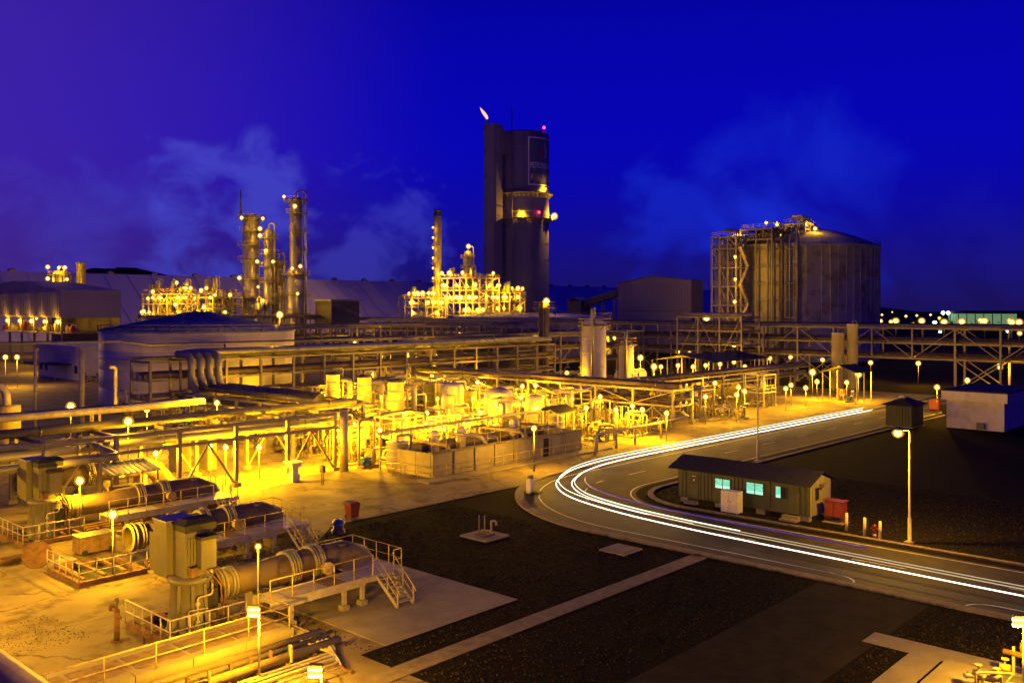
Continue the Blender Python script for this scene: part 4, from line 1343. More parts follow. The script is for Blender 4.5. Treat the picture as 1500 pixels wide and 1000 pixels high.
for x in (bx0 - .6, 66, 73.5, bx1 + .6):
    inst('post', unitbox(.14, .14, 3.7, 'steel_pale', 'post'), t, (x, by1 + .6, 0))
rail('yellow handrail along the top of the concrete basin', [(bx0, by0 + .1, bh + .14), (bx1, by0 + .1, bh + .14)], gap=1.9)
rail('yellow handrail on the kerb in front of the concrete basin', [(57.0, 69.5, .01), (57.0, 62.2, .14), (80.5, 62.2, .14), (83, 63.4, .14)], gap=2.0)

# low pipe run on inverted-U supports along the road side
t = thing('kerb_pipe', 'horizontal pipe on bent supports beside the lit road bend', 'pipeline', (90, 60, 0))
M().tube(fillet([(79.4, 60.3, 0), (79.4, 60.3, 2.2), (88, 60.6, 2.2), (100, 61.3, 2.3), (103, 64, 2.4)], .5), .14, 8).build('pipe', 'steel_pale', t)
for x, y in ((80.8, 60.35), (84.6, 60.5), (88.6, 60.7), (94.5, 61)):
    M().tube(fillet([(x, y + .8, 0), (x, y + .8, 2.0), (x, y - .1, 2.0)], .5), .13, 8).build('support', 'steel_pale', t)

# canopies
def canopy(label, x0, x1, y0, y1, z0, zr, posts, ax='x', mt='roof_dark'):
    t = thing('canopy', label, 'canopy', ((x0 + x1) / 2, (y0 + y1) / 2, 0))
    if ax == 'x':
        M().gable('x', x0, x1, y0, y1, z0, zr).build('roof', mt, t)
    else:
        M().gable('y', y0, y1, x0, x1, z0, zr).build('roof', mt, t)
    for i in range(posts):
        x = x0 + .4 + (x1 - x0 - .8) * i / (posts - 1)
        for y in (y0 + .3, y1 - .3):
            inst('post', unitbox(.16, .16, z0, 'steel_pale', 'post'), t, (x, y, 0))
    return t
canopy('small pitched dark canopy over a drum in the lit yard', 83.4, 87.2, 69, 72.4, 3.4, 4.1, 2)
canopy('long low dark canopy sheltering a row of lit pumps', 149, 171, 86, 100, 5.8, 7.0, 5)
canopy('dark canopy over the pump house near the two white cylinders', 150.5, 157.5, 60, 66.5, 5.0, 6.2, 3)

NUM = []
# knots of pipes and valves: a few kinds, then copies turned and spread over the yard
def manifold(seed, big=False):
    rg = random.Random(seed)
    t = thing('pipe_manifold', 'cluster of looped pale pipes and valves on a low plinth among the drums', 'pipework', (0, 0, 0), 'pipe manifolds of the yard')
    M().box(-1.5, -1.1, 0, 1.5, 1.1, .22).build('plinth', 'concrete_clean', t)
    for k in range(6 if not big else 8):
        x, y = rg.uniform(-1.3, 1.3), rg.uniform(-.9, .9)
        h = rg.uniform(.6, 2.0 if not big else 3.6)
        x2 = max(-2.2, min(2.2, x + rg.choice([-1, 1]) * rg.uniform(.6, 1.9)))
        y2 = y + rg.choice([-1, 0, 1]) * rg.uniform(.3, .9)
        r = rg.choice([.05, .07, .1, .14])
        pts = [(x, y, .2), (x, y, h), (x2, y, h), (x2, y2 if abs(y2 - y) > .2 else y + .01, h), (x2, y2 if abs(y2 - y) > .2 else y + .01, rg.choice([.2, .4, h + .7]))]
        if abs(y2 - y) <= .2:
            pts = [pts[0], pts[1], pts[2], (x2, y, .2)]
        M().tube(fillet(pts, .25, 3), r, 7).build('pipe', rg.choice(['steel_pale', 'steel_pale', 'pipe_grey', 'rail_yellow', 'cladding']), t)
    for k in range(4):
        x, y, z = rg.uniform(-1.2, 1.2), rg.uniform(-.9, .9), rg.uniform(.5, 1.3)
        v = M()
        v.cyl((x - .22, y, z), (x + .22, y, z), .16, 8)
        v.cyl((x, y, z), (x, y, z + .45), .05, 6)
        v.cyl((x, y, z + .45), (x, y, z + .5), .2, 8)
        v.cyl((x - .24, y, z), (x - .2, y, z), .24, 8)
        v.cyl((x + .2, y, z), (x + .24, y, z), .24, 8)
        v.box(x - .05, y - .05, .2, x + .05, y + .05, z - .1)
        v.build('valve', rg.choice(['steel', 'rust', 'dark_steel']), t)
    return t
kinds = [manifold(200 + k, k > 3) for k in range(7)]
def pumpset(seed):
    t = thing('pump_set', 'motor driven pump on a base frame, standing on the lit yard floor', 'pump', (0, 0, 0), 'pump sets of the yard')
    M().box(-1.1, -.45, 0, 1.1, .45, .25).build('base_frame', 'rust', t)
    b = M().cyl((-.95, 0, .7), (.1, 0, .7), .32, 12)
    for k in range(5):
        b.cyl((-.85 + k * .2, 0, .7), (-.80 + k * .2, 0, .7), .36, 12)
    b.box(-.8, -.3, .25, -.1, .3, .5)
    b.build('motor', 'blue_paint' if seed % 3 == 0 else 'pipe_grey', t)
    b = M().cyl((.45, -.22, .7), (.45, .22, .7), .38, 12).cyl((.1, 0, .7), (.3, 0, .7), .08, 6)
    b.box(.2, -.2, .25, .7, .2, .5)
    b.build('pump_casing', 'steel', t)
    M().tube(fillet([(.45, 0, 1), (.45, 0, 1.8), (1.3, 0, 1.8), (1.3, 0, 0)], .3), .1, 8).build('discharge_pipe', 'steel_pale', t)
    return t
pumps = [pumpset(k) for k in range(2)]
def module(seed, h, h2):
    """a packed skid: small steel frame, decks, rails, pipes and a pot"""
    rg = random.Random(seed)
    t = thing('pipe_module', 'packed steel module of pipes', 'process module', (0, 0, 0), 'packed modules of the yard')
    for x in (-2, 2):
        for y in (-1.6, 1.6):
            inst('column', unitbox(.16, .16, h2, 'steel_pale', 'column'), t, (x, y, 0))
    for z in (h, h2):
        M().bar((-2, -1.6, z), (2, -1.6, z), .12, .2).bar((-2, 1.6, z), (2, 1.6, z), .12, .2).bar((-2, -1.5, z), (-2, 1.5, z), .12, .2).bar((2, -1.5, z), (2, 1.5, z), .12, .2).build('beam', 'steel_pale', t)
    M().box(-1.9, -1.5, h - .04, .4, 1.5, h + .06).build('deck', 'steel', t)
    railmesh(M(), [(-2, -1.6, h + .1), (2, -1.6, h + .1), (2, 1.6, h + .1), (-2, 1.6, h + .1)], 1.0, 1.3, .028).build('guard_rail', 'rail_yellow', t)
    for k in range(11):
        x, y = rg.uniform(-1.9, 1.9), rg.uniform(-1.5, 1.5)
        z = rg.choice([.5, 1.0, 1.5, h + .5, h2 + .25])
        x2, y2 = rg.uniform(-2.4, 2.4), rg.uniform(-2, 2)
        if abs(x2 - x) < .5:
            x2 = x + .8
        if abs(y2 - y) < .5:
            y2 = y + .8
        M().tube(fillet([(x, y, .02), (x, y, z), (x2, y, z), (x2, y2, z), (x2, y2, max(.02, z - rg.uniform(.5, 3)))], .25, 3), rg.choice([.05, .07, .09, .13, .17]), 7).build('pipe', rg.choice(['steel_pale', 'steel_pale', 'pipe_grey', 'cladding', 'pipe_brown']), t)
    r = rg.uniform(.4, .7)
    x, y = rg.uniform(-.9, .9), rg.uniform(-.7, .7)
    M().lathe(x, y, [(.02, .3), (r, .5), (r, h2 - .6), (r * .6, h2 - .3), (.02, h2 - .25)], 14).build('pot', rg.choice(['tank_paint', 'cladding']), t)
    for k in range(6):
        v = M()
        x, y, z = rg.uniform(-1.9, 1.9), rg.uniform(-1.8, 1.5), rg.uniform(.6, 1.6)
        v.cyl((x - .2, y, z), (x + .2, y, z), .15, 7)
        v.cyl((x, y, z), (x, y, z + .4), .04, 5)
        v.cyl((x, y, z + .4), (x, y, z + .45), .2, 8)
        v.build('valve', 'dark_steel', t)
    return t
mods = [module(300 + k, *hh) for k, hh in enumerate([(2.2, 3.6), (2.6, 4.6), (1.9, 3.0), (2.4, 5.2), (2.8, 4.0)])]
MODS = [(60.5, 78), (62.8, 73.4), (66.5, 73.2), (77.5, 72.8), (71.5, 72.6), (78.3, 82.3), (79.3, 94), (79.4, 100.5), (92.6, 74.2), (91.5, 88), (96.8, 92), (79.5, 108), (86.5, 102), (93.5, 103), (99, 99.2), (87, 110), (95, 112), (100.5, 84.5), (114, 101), (122, 104), (138, 108), (113, 110), (127, 76), (136, 70), (70.2, 90), (70.4, 98), (70.5, 107), (114, 84)]
for i, (x, y) in enumerate(MODS):
    o = mods[i % 5]
    if i < 5:
        o.location = (x, y, .009)
        ORI[o] = (x, y, .009)
    else:
        o = dup(o, (x, y, .009), rot=PI * (i // 5 % 2))
    o['label'] = ('railed pipe module ', 'tall pipe module ', 'low pipe module ', 'very tall pipe module ', 'high decked pipe module ')[i % 5] + where(x, y)
    NUM.append(o)
rng = random.Random(17)
spots = []
AVOID = [(58, 81, 61, 70.5), (60, 67.5, 84, 118), (104, 110, 66, 118), (58, 143, 119, 125)] + [(x - 2, x + 2, y - 2, y + 2) for x, y in ((75, 101.6), (75, 94.5), (73, 86), (82, 77), (84, 88), (88.6, 93.6), (85.2, 70.6), (88, 76.5), (133.6, 101.8), (140.5, 99.5), (83.5, 83.6), (83.6, 91.6))] + [(64, 77.5, 75.5, 83.2), (148, 172, 85, 101), (117, 134, 87.5, 95)]
tries = 0
while len(spots) < 150 and tries < 20000:
    tries += 1
    if len(spots) < 105:
        x, y = rng.uniform(57.5, 103), rng.uniform(66, 117)
    elif len(spots) < 132:
        x, y = rng.uniform(108, 146), rng.uniform(62, 117)
    else:
        x, y = rng.uniform(60, 150), rng.uniform(126, 165)
        if (x - 80.2) ** 2 + (y - 146.4) ** 2 < 19 ** 2:
            continue
    if any(a - 1 < x < b + 1 and c - 1 < y < d + 1 for a, b, c, d in AVOID) or any((x - p) ** 2 + (y - q) ** 2 < 6.5 for p, q in spots) or any((x - p) ** 2 + (y - q) ** 2 < 9 for p, q in MODS):
        continue
    spots.append((x, y))
used = set()
for i, (x, y) in enumerate(spots):
    src = pumps if i % 5 == 4 else kinds
    o = src[(i // 5) % 2] if i % 5 == 4 else kinds[i % 7]
    a = rng.choice([0, PI / 2, PI, -PI / 2])
    if o not in used:
        used.add(o)
        o.location = (x, y, .008)
        o.rotation_euler = (0, 0, a)
        ORI[o] = (x, y, .008)
    else:
        o = dup(o, (x, y, .008), rot=a)
    o['label'] = ('motor driven pump ' if i % 5 == 4 else 'pipe knot ') + where(x, y)
    NUM.append(o)
for x, y, a in ((152.5, 62, 0), (155, 64.3, PI), (153, 93, 0), (157, 92, 0), (161, 93, PI), (165, 92.5, 0), (168, 94, PI)):
    o = dup(pumps[0], (x, y, .008), 'motor driven pump under a dark canopy, lamps above it', a)
    o['group'] = 'pump sets under the canopies'
    o['label'] = 'motor driven pump ' + where(x, y)
    NUM.append(o)

# slender service pipe posts that rise between the drums
rng = random.Random(23)
for k in range(110):
    x, y = rng.uniform(58.5, 103), rng.uniform(71, 116)
    if any(a < x < b and c < y < d for a, b, c, d in AVOID):
        continue
    t = thing('service_pipe', 'bent riser pipe ' + where(x, y), 'pipe', (x, y, 0), 'riser pipes of the yard')
    NUM.append(t)
    h = rng.uniform(2.2, 5.4)
    dx = rng.choice([-1, 1]) * rng.uniform(1.2, 4)
    M().tube(fillet([(x, y, 0), (x, y, h), (x + dx, y, h), (x + dx, y, 0)], .35), rng.uniform(.045, .12), 7).build('riser', rng.choice(['steel_pale', 'steel_pale', 'pipe_grey']), t)
    M().cyl((x, y, h * .5), (x, y, h * .5 + .2), .24, 8).build('flange', 'steel', t)
# small platforms with rails over the yard
for k, (x0, x1, y0, y1, z) in enumerate([(66.8, 70.8, 84, 87, 2.6), (83.5, 86.6, 79.8, 82.4, 2.6), (90, 95, 80, 84, 3), (82.5, 85.5, 96, 100, 3.2), (116, 121, 97, 100, 3.4)]):
    t = thing('yard_platform', ('railed platform behind the dark brown horizontal vessel', 'railed platform behind the widest drum', 'railed platform behind the basin pipes near the pipe bridge', 'railed platform behind the row of tall drums', 'railed platform beyond the pipe bridge')[k], 'platform', ((x0 + x1) / 2, (y0 + y1) / 2, 0))
    M().box(x0, y0, z - .15, x1, y1, z).build('deck', 'steel_pale', t)
    for x in (x0 + .15, x1 - .15):
        for y in (y0 + .15, y1 - .15):
            inst('leg', unitbox(.16, .16, z - .15, 'steel_pale', 'leg'), t, (x, y, 0))
    railmesh(M(), [(x0, y0, z), (x1, y0, z), (x1, y1, z), (x0, y1, z), (x0, y0, z)], 1.1, 1.5, .03).build('guard_rail', 'rail_yellow', t)
    b = M()
    for s in (0, .5):
        b.bar((x0 - .1, y0 + .4 + s, 0), (x0 - .1, y0 + .4 + s, z + 1), .05)
    for j in range(int(z / .3)):
        b.bar((x0 - .1, y0 + .4, .3 + j * .3), (x0 - .1, y0 + .9, .3 + j * .3), .04)
    b.build('ladder', 'steel_pale', t)

# ------------------------------------------------------------------ the seawater pump units on the apron
def bolts(m, x, y, z, r, n=18):
    for k in range(n):
        a = 2 * PI * k / n
        p = (x, y + r * math.cos(a), z + r * math.sin(a))
        m.cyl((p[0] - .06, p[1], p[2]), (p[0] + .06, p[1], p[2]), .045, 5)
def xl(m, y, z, prof, n=28):
    """a lathe whose axis runs along X"""
    vs = [(x, y + r * math.cos(2 * PI * j / n), z + r * math.sin(2 * PI * j / n)) for x, r in prof for j in range(n)]
    return m.add(vs, [(i * n + j, i * n + (j + 1) % n, (i + 1) * n + (j + 1) % n, (i + 1) * n + j) for i in range(len(prof) - 1) for j in range(n)], True)
def pump_unit(x, y, label):
    """vertical pump: tapered pedestal, motor housing, hoods, standing in a railed pit"""
    t = thing('vertical_pump', label, 'pump', (x, y, 0))
    M().lathe(x, y, [(1.22, .0), (1.22, .12), (1.12, .2), (.96, 2.4), (1.08, 2.5), (1.08, 2.72), (.02, 2.74)], 24).build('pedestal', 'motor_box', t)
    b = M()
    for k in range(5):
        a = -2.6 + k * .62
        b.bar((x + 1.16 * math.cos(a), y + 1.16 * math.sin(a), .15), (x + 1.02 * math.cos(a), y + 1.02 * math.sin(a), 2.45), .07, .16)
    b.build('stiffener', 'motor_box', t)
    M().box(x + .3, y - 1.04, .9, x + .9, y - .78, 2.1).build('pedestal_window', 'roof_dark', t)
    mo = M().box(x - .6, y - .62, 2.75, x + .6, y + .6, 4.95).build('motor', 'motor_box', t)
    b = M()
    for k in range(7):
        b.box(x - .52 + k * .16, y - .68, 3.2, x - .47 + k * .16, y - .62, 4.7)
    b.build('cooling_fin', 'motor_box', mo)
    M().box(x - .95, y + .62, 2.6, x + .55, y + 1.95, 5.35).build('air_box', 'motor_box', t)
    M().box(x - .9, y + 1.96, 2.75, x + .45, y + 2.5, 4.65).build('air_box_wing', 'motor_box', t)
    M().box(x - 1.0, y + .58, 5.352, x + .6, y + 2.0, 5.42).build('air_box_lid', 'roof_sheet', t)
    M().box(x - .62, y - .6, 4.96, x + 1.05, y + .56, 5.3).add([(x - .72, y - .7, 5.31), (x + 1.15, y - .7, 5.31), (x + 1.15, y + .57, 5.31), (x - .72, y + .57, 5.31), (x - .4, y - .4, 5.55), (x + .9, y - .4, 5.55), (x + .9, y + .3, 5.55), (x - .4, y + .3, 5.55)], [(0, 1, 5, 4), (1, 2, 6, 5), (2, 3, 7, 6), (3, 0, 4, 7), (4, 5, 6, 7), (3, 2, 1, 0)]).build('hood', 'roof_dark', t)
    M().box(x - .05, y - 1.15, 3.2, x + .75, y - .7, 4.6).build('side_cooler', 'motor_box', t)
    M().box(x - .13, y - 1.25, 4.61, x + .85, y - .63, 4.78).build('cooler_lid', 'roof_dark', t)
    M().box(x - .5, y - 1.0, 2.85, x - .12, y - .7, 3.3).build('terminal_box', 'rust', t)
    b = M()
    b.tube([(x + .2, y - 1.0, 3.3), (x + .9, y - 1.3, 2.3), (x + 1.1, y - 1.3, .1)], .05, 6)
    b.tube([(x + .7, y - .9, 3.1), (x + 1.2, y - 1.2, 2.0), (x + 1.2, y - 1.2, .1)], .05, 6)
    b.build('conduit', 'rust', t)
    # seal-water piping and valves about the pedestal
    b = M()
    b.tube(fillet([(x - .3, y - 1.25, .1), (x - .3, y - 1.25, 1.9), (x + .5, y - 1.2, 1.9), (x + .5, y - 1.2, 2.4)], .15), .045, 6)
    b.tube(fillet([(x - .7, y - 1.1, .1), (x - .7, y - 1.1, 1.3), (x + .2, y - 1.3, 1.3)], .15), .04, 6)
    for zz in (.7, 1.1, 1.6):
        b.cyl((x - .38, y - 1.25, zz), (x - .22, y - 1.25, zz), .1, 7)
    b.build('seal_pipe', 'steel_pale', t)
    return t
def pit(x, y, label, sx0=-2.1, sx1=1.9, sy0=-2.0, sy1=2.6):
    t = thing('pump_pit', 'brown kerbed pit frame ' + label, 'pit', (x, y, 0))
    b = M()
    x0, x1, y0, y1 = x + sx0, x + sx1, y + sy0, y + sy1
    b.box(x0, y0, .01, x1, y0 + .22, .32)
    b.box(x0, y1 - .22, .01, x1, y1, .32)
    b.box(x0, y0 + .23, .01, x0 + .22, y1 - .23, .32)
    b.box(x1 - .22, y0 + .23, .01, x1, y1 - .23, .32)
    b.build('kerb_frame', 'rust', t)
    M().box(x0 + .24, y0 + .24, .012, x1 - .24, y1 - .24, .03).build('pit_mouth', 'roof_dark', t)
    b = M()
    for k in range(3):
        b.box(x0 + .3 + k * 1.2, y0 + .3, .33, x0 + .5 + k * 1.2, y1 - .3, .45)
    b.build('pit_beam', 'rust', t)
    rail('pale handrail round the pit ' + label, [(x1, y0, .3), (x0, y0, .3), (x0, y1, .3)], gap=1.0, m='steel_pale', r=.035)
def discharge(x, y, label, x0, x1, z=1.85, R=.72, yellow='pipe_brown', dark=False):
    """big horizontal discharge pipe: expander, joint, butterfly valve, mitred bend diving into the ground"""
    t = thing('discharge_pipe', label, 'pipe', ((x0 + x1) / 2, y, 0))
    L_ = x1 - x0
    ve, vj = x0 + L_ * .48, x0 + L_ * .66
    xl(M(), y, z, [(x0, R * .93), (x0 + L_ * .33, R * .99), (x0 + L_ * .36, R * 1.1), (ve, R * 1.12)]).build('pipe_section', yellow, t)
    xl(M(), y, z, [(ve + .5, R * 1.14), (vj, R * 1.14)]).build('pipe_section', yellow, t)
    m = M()
    rr = R * 1.16
    # run on, then a two piece mitre down at 45 degrees
    m.tube([(vj + .55, y, z), (x1 - .6, y, z), (x1 + .55, y, z - .42), (x1 + 2.0, y, -.6)], rr, 28, cap=False)
    m.build('mitre_bend', yellow, t)
    for fx, r in ((x0, R * 1.2), (x0 + .22, R * 1.2), (x0 + .62, R * 1.16), (x0 + .8, R * 1.16), (ve, R * 1.36), (ve + .16, R * 1.36), (ve + .36, R * 1.36), (ve + .5, R * 1.36), (vj, R * 1.36), (vj + .14, R * 1.36), (vj + .42, R * 1.36), (vj + .55, R * 1.36)):
        f = M()
        xl(f, y, z, [(fx - .05, R * .9), (fx - .05, r), (fx + .05, r), (fx + .05, R * .9)])
        bolts(f, fx, y, z, r * .93)
        f.build('flange', 'steel', t)
    xl(M(), y, z, [(ve + .16, R * 1.1), (ve + .25, R * 1.24), (ve + .34, R * 1.1)]).build('expansion_joint', 'rubber', t)
    v = M()
    xl(v, y, z, [(vj + .14, R * 1.2), (vj + .42, R * 1.2)])
    v.build('valve_body', 'rail_yellow', t)
    a = M()
    a.cyl((vj + .3, y - R * 1.2, z - .05), (vj + .3, y - R * 1.2 - .35, z - .05), .16, 10)
    a.cyl((vj + .3, y - R * 1.2 - .35, z - .05), (vj + .3, y - R * 1.2 - .7, z - .05), .34, 14)
    a.cyl((vj + .3, y - R * 1.2 - .45, z - .3), (vj + .75, y - R * 1.2 - .45, z - .3), .16, 10)
    a.build('actuator', 'rail_yellow', t)
    k = M()
    k.cyl((x1 - .9, y - rr * .55, z + rr * .8), (x1 - .9, y - rr * .55, z + rr * .95), .22, 12)
    k.build('manhole', 'dark_steel', t)
    for sx in (x0 + L_ * .28, x0 + L_ * .62, x1 - .9):
        s = M()
        s.box(sx - .3, y - .7, 0, sx + .3, y + .7, z - R * .8)
        s.build('pipe_saddle', 'concrete_clean', t)
    return t
def walkway(x0, x1, y, label, stair=True):
    """raised walkway beside a discharge pipe with an end platform and a stair"""
    t = thing('walkway', label, 'walkway', ((x0 + x1) / 2, y, 0))
    z = 1.45
    n = int((x1 - x0) / 1.1)
    for k in range(n):
        a, b_ = x0 + (x1 - x0) * k / n, x0 + (x1 - x0) * (k + 1) / n
        M().box(a + .015, y - .1, z - .06, b_ - .015, y + 1.35, z).build('deck_plate', 'plank_brown' if k % 5 == 3 else 'steel_pale', t)
    b = M().box(x0, y - .2, z - .42, x1, y - .11, z + .03).box(x0, y + 1.36, z - .42, x1, y + 1.45, z + .03)
    b.build('side_beam', 'steel_pale', t)
    px0, px1, py0, py1 = x1 + .02, x1 + 2.5, y - .2, y + 4.2
    M().box(px0, py0, z - .08, px1, py1, z).build('end_platform', 'steel_pale', t)
    M().box(px0, py0 - .08, z - .3, px1, py0, z - .02).box(px1, py0 - .08, z - .3, px1 + .08, py1, z - .02).build('platform_beam', 'steel_pale', t)
    for (px, py) in ((x0 + 1.2, y - .12), (x0 + 4.5, y - .12), (x1 - .2, y - .12), (px1 - .15, py0 + .12), (px1 - .15, py1 - .15), (px0 + .2, py1 - .15)):
        inst('leg', unitbox(.2, .2, z - .42, 'steel_pale', 'leg'), t, (px, py, 0))
        inst('foot_block', unitbox(.42, .42, .3, 'concrete_clean', 'foot_block'), t, (px, py, 0))
    rail(None, [(x0, y - .15, z), (px0 + .5, y - .15, z)], gap=1.35, m='rail_yellow', parent=t)
    rail(None, [(px0, py1, z), (px1, py1, z), (px1, py0, z), (px1 - .55, py0, z)], gap=1.2, m='rail_yellow', parent=t)
    if stair:
        sy = py0 - .09
        sx0, sx1 = px0 + .7, px0 + 1.7
        for xx in (sx0 - .05, sx1 + .05):
            M().bar((xx, sy, z - .1), (xx, sy - 1.75, .05), .06, .2).build('stringer', 'steel_pale', t)
        for k in range(6):
            zz = z - (k + 1) * z / 7
            inst('tread', unitbox(1.0, .26, .04, 'steel_pale', 'tread'), t, ((sx0 + sx1) / 2, sy - .22 - k * .25, zz))
        for xx in (sx0 - .05, sx1 + .05):
            b = M()
            b.tube([(xx, sy, z + 1.0), (xx, sy - 1.75, 1.0), (xx, sy - 1.95, .75)], .03, 6)
            b.tube([(xx, sy, z + .5), (xx, sy - 1.75, .55)], .025, 6)
            b.bar((xx, sy - 1.75, 0), (xx, sy - 1.75, 1), .06)
            b.bar((xx, sy - .9, .7), (xx, sy - .9, 1.55), .05)
            b.build('stair_rail', 'rail_yellow', t)
    return t
U = [(22.8, 42.5), (23.9, 55.3), (25.0, 66.9), (26.2, 79)]
pump_unit(*U[0], 'vertical seawater pump with a boxy motor house, closest to the yellow edge rail')
pump_unit(*U[2], 'vertical seawater pump with a boxy motor house, beside the blue roofed canopy')
pit(*U[0], 'under the pump closest to the edge rail')
pit(*U[1], 'left open where no pump stands')
pit(*U[2], 'under the pump beside the canopy')
discharge(*U[0], 'fat rusty discharge pipe with a bright yellow valve, lit by the front lamp', 24.2, 32.6)
discharge(*U[1], 'fat discharge pipe ending in an open flange by the empty pit', 25.6, 35.2)
discharge(*U[2], 'dark discharge pipe behind the empty pit', 26.4, 36.8, yellow='pipe_brown')
discharge(*U[3], 'discharge pipe with rusty barrel passing behind the blue roofed canopy', 27.5, 38.5)
walkway(25.2, 31.1, 39.3, 'raised walkway with stair along the front discharge pipe')
walkway(27.2, 33.9, 52.0, 'raised walkway along the open ended discharge pipe')
walkway(28.0, 35.4, 63.6, 'raised walkway along the dark discharge pipe')
# service lines in the trench under the walkway
for k, (u, yo) in enumerate(((U[0], -1.35), (U[1], -1.4), (U[2], -1.4))):
    t = thing('service_line', ('rusty drain lines below the front discharge pipe', 'rusty drain lines below the open ended discharge pipe', 'rusty drain lines below the dark discharge pipe')[k], 'pipework', (u[0] + 5, u[1] + yo, 0))
    for j in range(3):
        M().tube(fillet([(u[0] + 2.3, u[1] + yo + j * .22, .05), (u[0] + 2.3, u[1] + yo + j * .22, .35 + .12 * j), (u[0] + 8.2, u[1] + yo + j * .22, .35 + .12 * j), (u[0] + 8.2, u[1] + yo + j * .22, .05)], .15), .07, 7).build('line', 'rust', t)
    for j in range(4):
        b = M()
        x = u[0] + 3 + j * 1.6
        b.cyl((x, u[1] + yo, .3), (x + .25, u[1] + yo, .3), .14, 8)
        b.cyl((x + .12, u[1] + yo, .35), (x + .12, u[1] + yo, .75), .03, 5)
        b.cyl((x + .12, u[1] + yo, .72), (x + .12, u[1] + yo, .76), .13, 8)
        b.build('valve', 'rust', t)

# blue-roofed small canopy with cabinets under it
t = thing('lean_to', 'small canopy with a ribbed blue grey roof over switch cabinets', 'canopy', (33.2, 71.5, 0))
for k in range(9):
    x = 31.0 + k * .46
    M().add([(x + .01, 70.1, 3.0), (x + .45, 70.1, 3.0), (x + .45, 73.1, 3.55), (x + .01, 73.1, 3.55), (x + .01, 70.1, 3.06), (x + .23, 70.1, 3.12), (x + .45, 70.1, 3.06), (x + .01, 73.1, 3.61), (x + .23, 73.1, 3.67), (x + .45, 73.1, 3.61)], [(3, 2, 1, 0), (4, 5, 8, 7), (5, 6, 9, 8), (0, 1, 6, 5, 4)]).build('roof_sheet', 'roof_sheet', t)
for x in (31.2, 34.9):
    for y in (70.3, 72.9):
        inst('post', unitbox(.1, .1, 3.0 if y < 71 else 3.5, 'steel', 'post'), t, (x, y, 0))
t = thing('switch_cabinet', 'brown switch cabinet under the ribbed lean-to roof', 'cabinet', (33, 71.8, 0))
M().box(31.8, 71.4, .1, 34.0, 72.2, 1.9).build('body', 'plank_brown', t)
M().box(31.9, 71.36, .2, 32.85, 71.4, 1.8).box(32.95, 71.36, .2, 33.9, 71.4, 1.8).build('door', 'plank_brown', t)
M().box(31.7, 71.3, 0, 34.1, 72.3, .1).build('plinth', 'concrete_clean', t)

# loose things lying on the apron
t = thing('blank_flange', 'big round brown blank flange leaning on a timber block', 'flange', (22.0, 59.6, 0))
a = M()
fx, fy = 21.9, 59.8
nrm = Vector((-.35, -.75, .55)).normalized()
a.cyl(Vector((fx, fy, .72)) - nrm * .06, Vector((fx, fy, .72)) + nrm * .06, .86, 24)
a.build('disc', 'rust', t)
b = M()
for k in range(16):
    e = nrm.cross(Vector((0, 0, 1))).normalized()
    g = nrm.cross(e)
    p = Vector((fx, fy, .72)) + (e * math.cos(k * PI / 8) + g * math.sin(k * PI / 8)) * .76
    b.cyl(p, p + nrm * .09, .05, 6)
b.build('bolt_hole', 'dark_steel', t)
t = thing('timber_block', 'pale timber packing block beside the leaning round flange', 'block', (22.9, 58.2, 0))
M().box(22.3, 57.7, .008, 23.5, 58.3, .5).build('block', 'plank_brown', t)
M().box(22.35, 57.65, .501, 23.45, 58.35, .58).build('cover_board', 'concrete_clean', t)
t = thing('generator_box', 'low brown generator box with a lidded top beside the empty pit', 'cabinet', (25.6, 60.6, 0))
M().box(24.6, 60.0, .15, 26.9, 61.2, 1.15).build('body', 'plank_brown', t)
M().box(24.55, 59.95, 1.16, 26.95, 61.25, 1.24).build('lid', 'motor_box', t)
M().box(24.8, 59.96, .3, 25.6, 60.0, 1.0).box(25.9, 59.96, .3, 26.7, 60.0, 1.0).build('door', 'plank_brown', t)
b = M()
for x in (24.9, 26.6):
    b.cyl((x, 59.95, .2), (x, 61.25, .2), .19, 10)
b.build('wheel', 'rubber', t)
t = thing('pipe_bundle', 'rusty pipes lying on sleepers near the generator box', 'pipes', (20.8, 62, 0))
for k in range(4):
    M().cyl((18 + .2 * k, 61.2 + k * .28, .25), (23.2 - .2 * k, 61.6 + k * .28, .25), .11, 8).build('loose_pipe', 'rust', t)
for x in (18.8, 22.4):
    M().box(x, 60.8, .008, x + .2, 62.8, .14).build('sleeper', 'plank_brown', t)
t = thing('barrel', 'small blue barrel standing behind the empty pit', 'barrel', (27.6, 59.5, 0))
M().lathe(27.6, 59.5, [(.02, .01), (.29, .01), (.31, .3), (.29, .32), (.31, .6), (.29, .62), (.29, .88), (.02, .88)], 14).build('drum', 'blue_paint', t)
M().cyl((27.6, 59.5, .885), (27.6, 59.5, .91), .07, 8).build('bung', 'dark_steel', t)
t = thing('sample_post', 'rusty gauge post with valves standing just behind the yellow edge rail', 'post', (22.6, 46.5, 0))
x, y = 19.6, 43.6
t.location = (x, y, 0)
ORI[t] = (x, y, 0)
M().cyl((x, y, 0), (x, y, 1.5), .14, 10).cyl((x, y, 0), (x, y, .06), .3, 10).build('post', 'rust', t)
M().cyl((x - .1, y - .3, 1.55), (x - .1, y + .3, 1.55), .09, 8).build('valve', 'rust', t)
M().cyl((x, y - .38, 1.2), (x, y + .1, 1.2), .08, 8).build('valve', 'rust', t)
M().cyl((x - .1, y + .3, 1.45), (x - .1, y + .3, 1.75), .16, 8).build('handwheel', 'rust', t)
M().cyl((x, y, 1.5), (x, y, 1.95), .05, 6).cyl((x - .06, y, 1.95), (x + .06, y, 1.95), .13, 10).build('gauge', 'dark_steel', t)
t = thing('sample_post', 'thin stub with a round cap to one side of the gauge post', 'post', (20.3, 42.3, 0))
